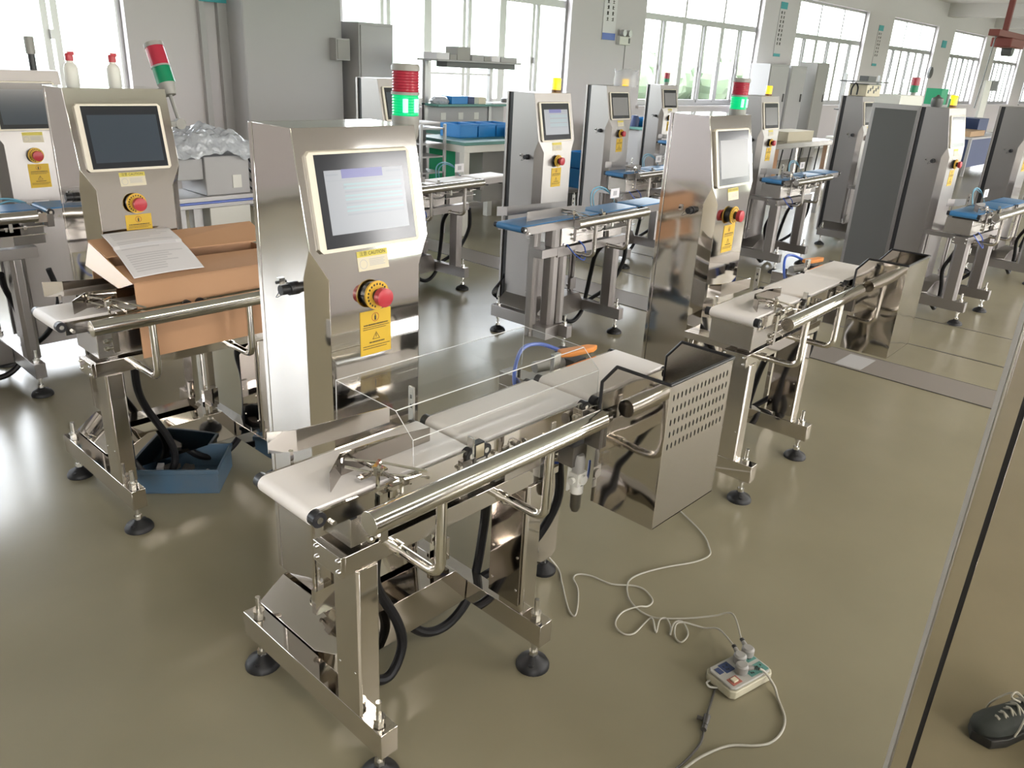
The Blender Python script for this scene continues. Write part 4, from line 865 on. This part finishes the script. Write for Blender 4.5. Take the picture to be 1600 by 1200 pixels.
# equipment at the far windows
e = bench(17.5, 20.0, 4.4, 5.2, .72, 'far bench of blue and steel equipment near the hoist', 'cabg', 'alu', 'navy')
box_t('folded_cardboard', 'tan cardboard slab on the far equipment bench', 'cardboard', 17.7, 18.7, 4.5, 4.9, .72, .82, 'wood')
bin_(17.9, 18.4, 4.95, 5.15, .72, 1.0, 'blue', 'blue bin on the far equipment bench')
box_t('test_instrument', 'navy instrument on the far equipment bench', 'instrument', 18.9, 19.6, 4.7, 5.1, .72, 1.02, 'navy')
box_t('steel_column_unit', 'slim steel column unit rising behind the far bench', 'column unit', 18.6, 18.9, 5.3, 5.6, 0, 1.45, 'cabg')
box_t('green_bin_far', 'green bin on a far rack by the fifth window', 'bin', 18.1, 18.5, 5.3, 5.6, 1.25, 1.55, 'greenp')
box_t('far_rack', 'thin pale rack carrying the far green bin', 'rack', 18.0, 18.6, 5.3, 5.62, 0, 1.25, 'alu')
e = tag(empty('white_partition', (20.2, 5.1, 0)), 'tall white board with a dark panel standing by the far windows', 'board'); O = (20.2, 5.1, 0)
MB().box(20.05, 20.5, 5.05, 5.10, 0, 1.75).build('board', M['white'], e, O); MB().box(20.52, 21.0, 5.04, 5.10, 1.55, 1.76).build('dark_panel', M['cabd'], e, O); MB().box(20.50, 20.55, 5.05, 5.10, 0, 1.76).build('post', M['alu'], e, O)
# hoist
e = tag(empty('chain_hoist', (20.6, 5.0, 2.7)), 'brown red chain hoist hanging on its rail near the ceiling', 'hoist'); O = (20.6, 5.0, 2.7)
MB().box(19.5, 24.0, 4.9, 5.1, 2.60, 2.72).build('rail', M['rust'], e, O, .005); MB().box(20.2, 21.3, 4.8, 5.2, 2.42, 2.60).build('trolley', M['rust'], e, O, .02)
MB().cyl((20.9, 4.9, 2.38), (20.9, 5.1, 2.38), .12, 16).build('drum', M['cabd'], e, O); MB().box(20.25, 20.35, 4.95, 5.05, 2.72, 3.85).build('hanger', M['rust'], e, O)
MB().tube([(19.7, 5, 2.6), (19.6, 5, 1.9), (19.45, 5, 1.2)], .012, 6).build('chain', M['cabd'], e, O)
# wall things
def banner(x0, x1, z0, z1, label, i):
    o = (x0, 8.48, z0); e = tag(empty('wall_banner', o), label, 'banner', 'vertical banners on the piers')
    MB().box(x0, x1, 8.485, 8.497, z0, z1).build('banner_sheet', M['wall'] if i else M['paper'], e, o)
    MB().box(x0, x1, 8.480, 8.485, z1-.13, z1).build('top_band', M['teal'], e, o); MB().box(x0, x1, 8.480, 8.485, z0, z0+(.10 if i == 0 else .06)).build('bottom_band', M['teal' if i else 'bluehose'], e, o)
    b = MB(); c = random.Random(i)
    for col in range(2):
        n = int((z1-z0-.35)/.085)
        for k in range(n):
            x = x0+(x1-x0)*(.30+.40*col); z = z1-.2-k*.085; h = .026
            for q in range(4):
                if q < 2: b.box(x-h, x+h, 8.481, 8.485, z-h+q*.03, z-h+q*.03+.008)
                else: b.box(x-h+c.random()*.04, x-h+c.random()*.04+.01, 8.480, 8.485, z-h, z+h)
    b.build('characters', M['ink'], e, o)
banner(11.08, 11.42, 2.03, 3.3, 'white vertical banner with characters above the emergency light', 0)
banner(17.06, 17.36, 2.0, 3.05, 'vertical banner with teal ends beside the lockers window', 1)
banner(22.64, 22.95, 1.98, 2.95, 'vertical banner with teal ends on the next farther pier', 2)
box_t('wall_sign', 'tiny teal sign high on the pier between far windows', 'sign', 27.9, 28.3, 8.48, 8.5, 2.65, 2.85, 'teal')
box_t('wall_sign', 'teal sign at the top of the plain wall behind the bottles', 'sign', 4.30, 4.66, 8.43, 8.44, 2.045, 2.3, 'teal')
e = tag(empty('emergency_light', (11.63, 8.45, 2.0)), 'white twin headed emergency light on the pier', 'emergency light'); O = (11.63, 8.45, 2.0)
MB().box(11.48, 11.78, 8.42, 8.5, 1.97, 2.10).build('case', M['white'], e, O, .008)
for x in (11.55, 11.71): MB().cyl((x, 8.45, 2.15), (x, 8.38, 2.15), .05, 18).cyl((x, 8.46, 2.09), (x, 8.46, 2.13), .012, 8).build('lamp_head', M['alu'], e, O)
MB().box(11.72, 11.76, 8.415, 8.42, 2.0, 2.08).build('label_plate', M['cabd'], e, O)
MB().tube([(11.74, 8.49, 1.97), (11.74, 8.49, 1.5)], .006, 6, sub=0).build('conduit', M['greyp'], e, O)
tag(MB().cyl((27.36, 8.5, 1.93), (27.36, 8.44, 1.93), .16, 28).build('wall_clock', M['cabd'], None, (27.36, 8.5, 1.93), loc=(27.36, 8.5, 1.93)), 'dark round clock on the far pier, seen from the side', 'clock')
# bundle of thin black leads hanging from the machine with the overhanging belt
e = None
b = MB()
for i in range(5): b.tube([(3.735+.01*i, 3.50, .35), (3.70-.012*i, 3.52, .24), (3.72+.006*i, 3.54, .17), (3.76+.01*i, 3.53, .22), (3.745+.006*i, 3.50, .35)], .0035, 6)
thing(b, 'lead_bundle', [M['black']], 'bundle of thin black leads hanging beside the rear door', 'cables')

e = tag(empty('pale_cabinet', (10.55, 3.55, 0)), 'pale cabinet with a small red over green light, beyond the open door', 'cabinet'); O = (10.55, 3.55, 0)
MB().box(10.15, 10.95, 3.4, 3.7, 0, 1.50).build('cabinet_body', M['white'], e, O, .005)
MB().cyl((10.85, 3.5, 1.50), (10.85, 3.5, 1.53), .03, 12).build('stem', M['greyp'], e, O); MB().cyl((10.85, 3.5, 1.53), (10.85, 3.5, 1.61), .05, 14).build('green_lens', M['greenoff'], e, O); MB().cyl((10.85, 3.5, 1.61), (10.85, 3.5, 1.70), .05, 14).build('red_lens', M['redl'], e, O)

# outside the window wall: pale yard and a bank of shrubs
struct(MB().box(-40, 120, YB+.3, 70, -.15, -.05).build('ground', M['yard']))
b = MB(); q = random.Random(21)
for i in range(26):
    cx, cyy, r = 33+i*.62+q.uniform(-.3, .3), 25+q.uniform(-.8, .8), q.uniform(.75, 1.15); h = q.uniform(1.7, 2.7)
    n, m_ = 14, 9; rings = []
    for j in range(m_+1):
        a = math.pi*j/m_; rings.append([(cx+r*math.sin(a)*math.cos(2*math.pi*k/n)*q.uniform(.8, 1.15), cyy+r*math.sin(a)*math.sin(2*math.pi*k/n)*q.uniform(.8, 1.15), -.05+h*(.5-.5*math.cos(a))*q.uniform(.93, 1.04)) for k in range(n)])
    b.loft(rings)
tag(b.build('foliage', M['leaf'], smooth=20), 'blurred green shrubs outside the window beyond the bagged beacon', 'foliage', kind='stuff')
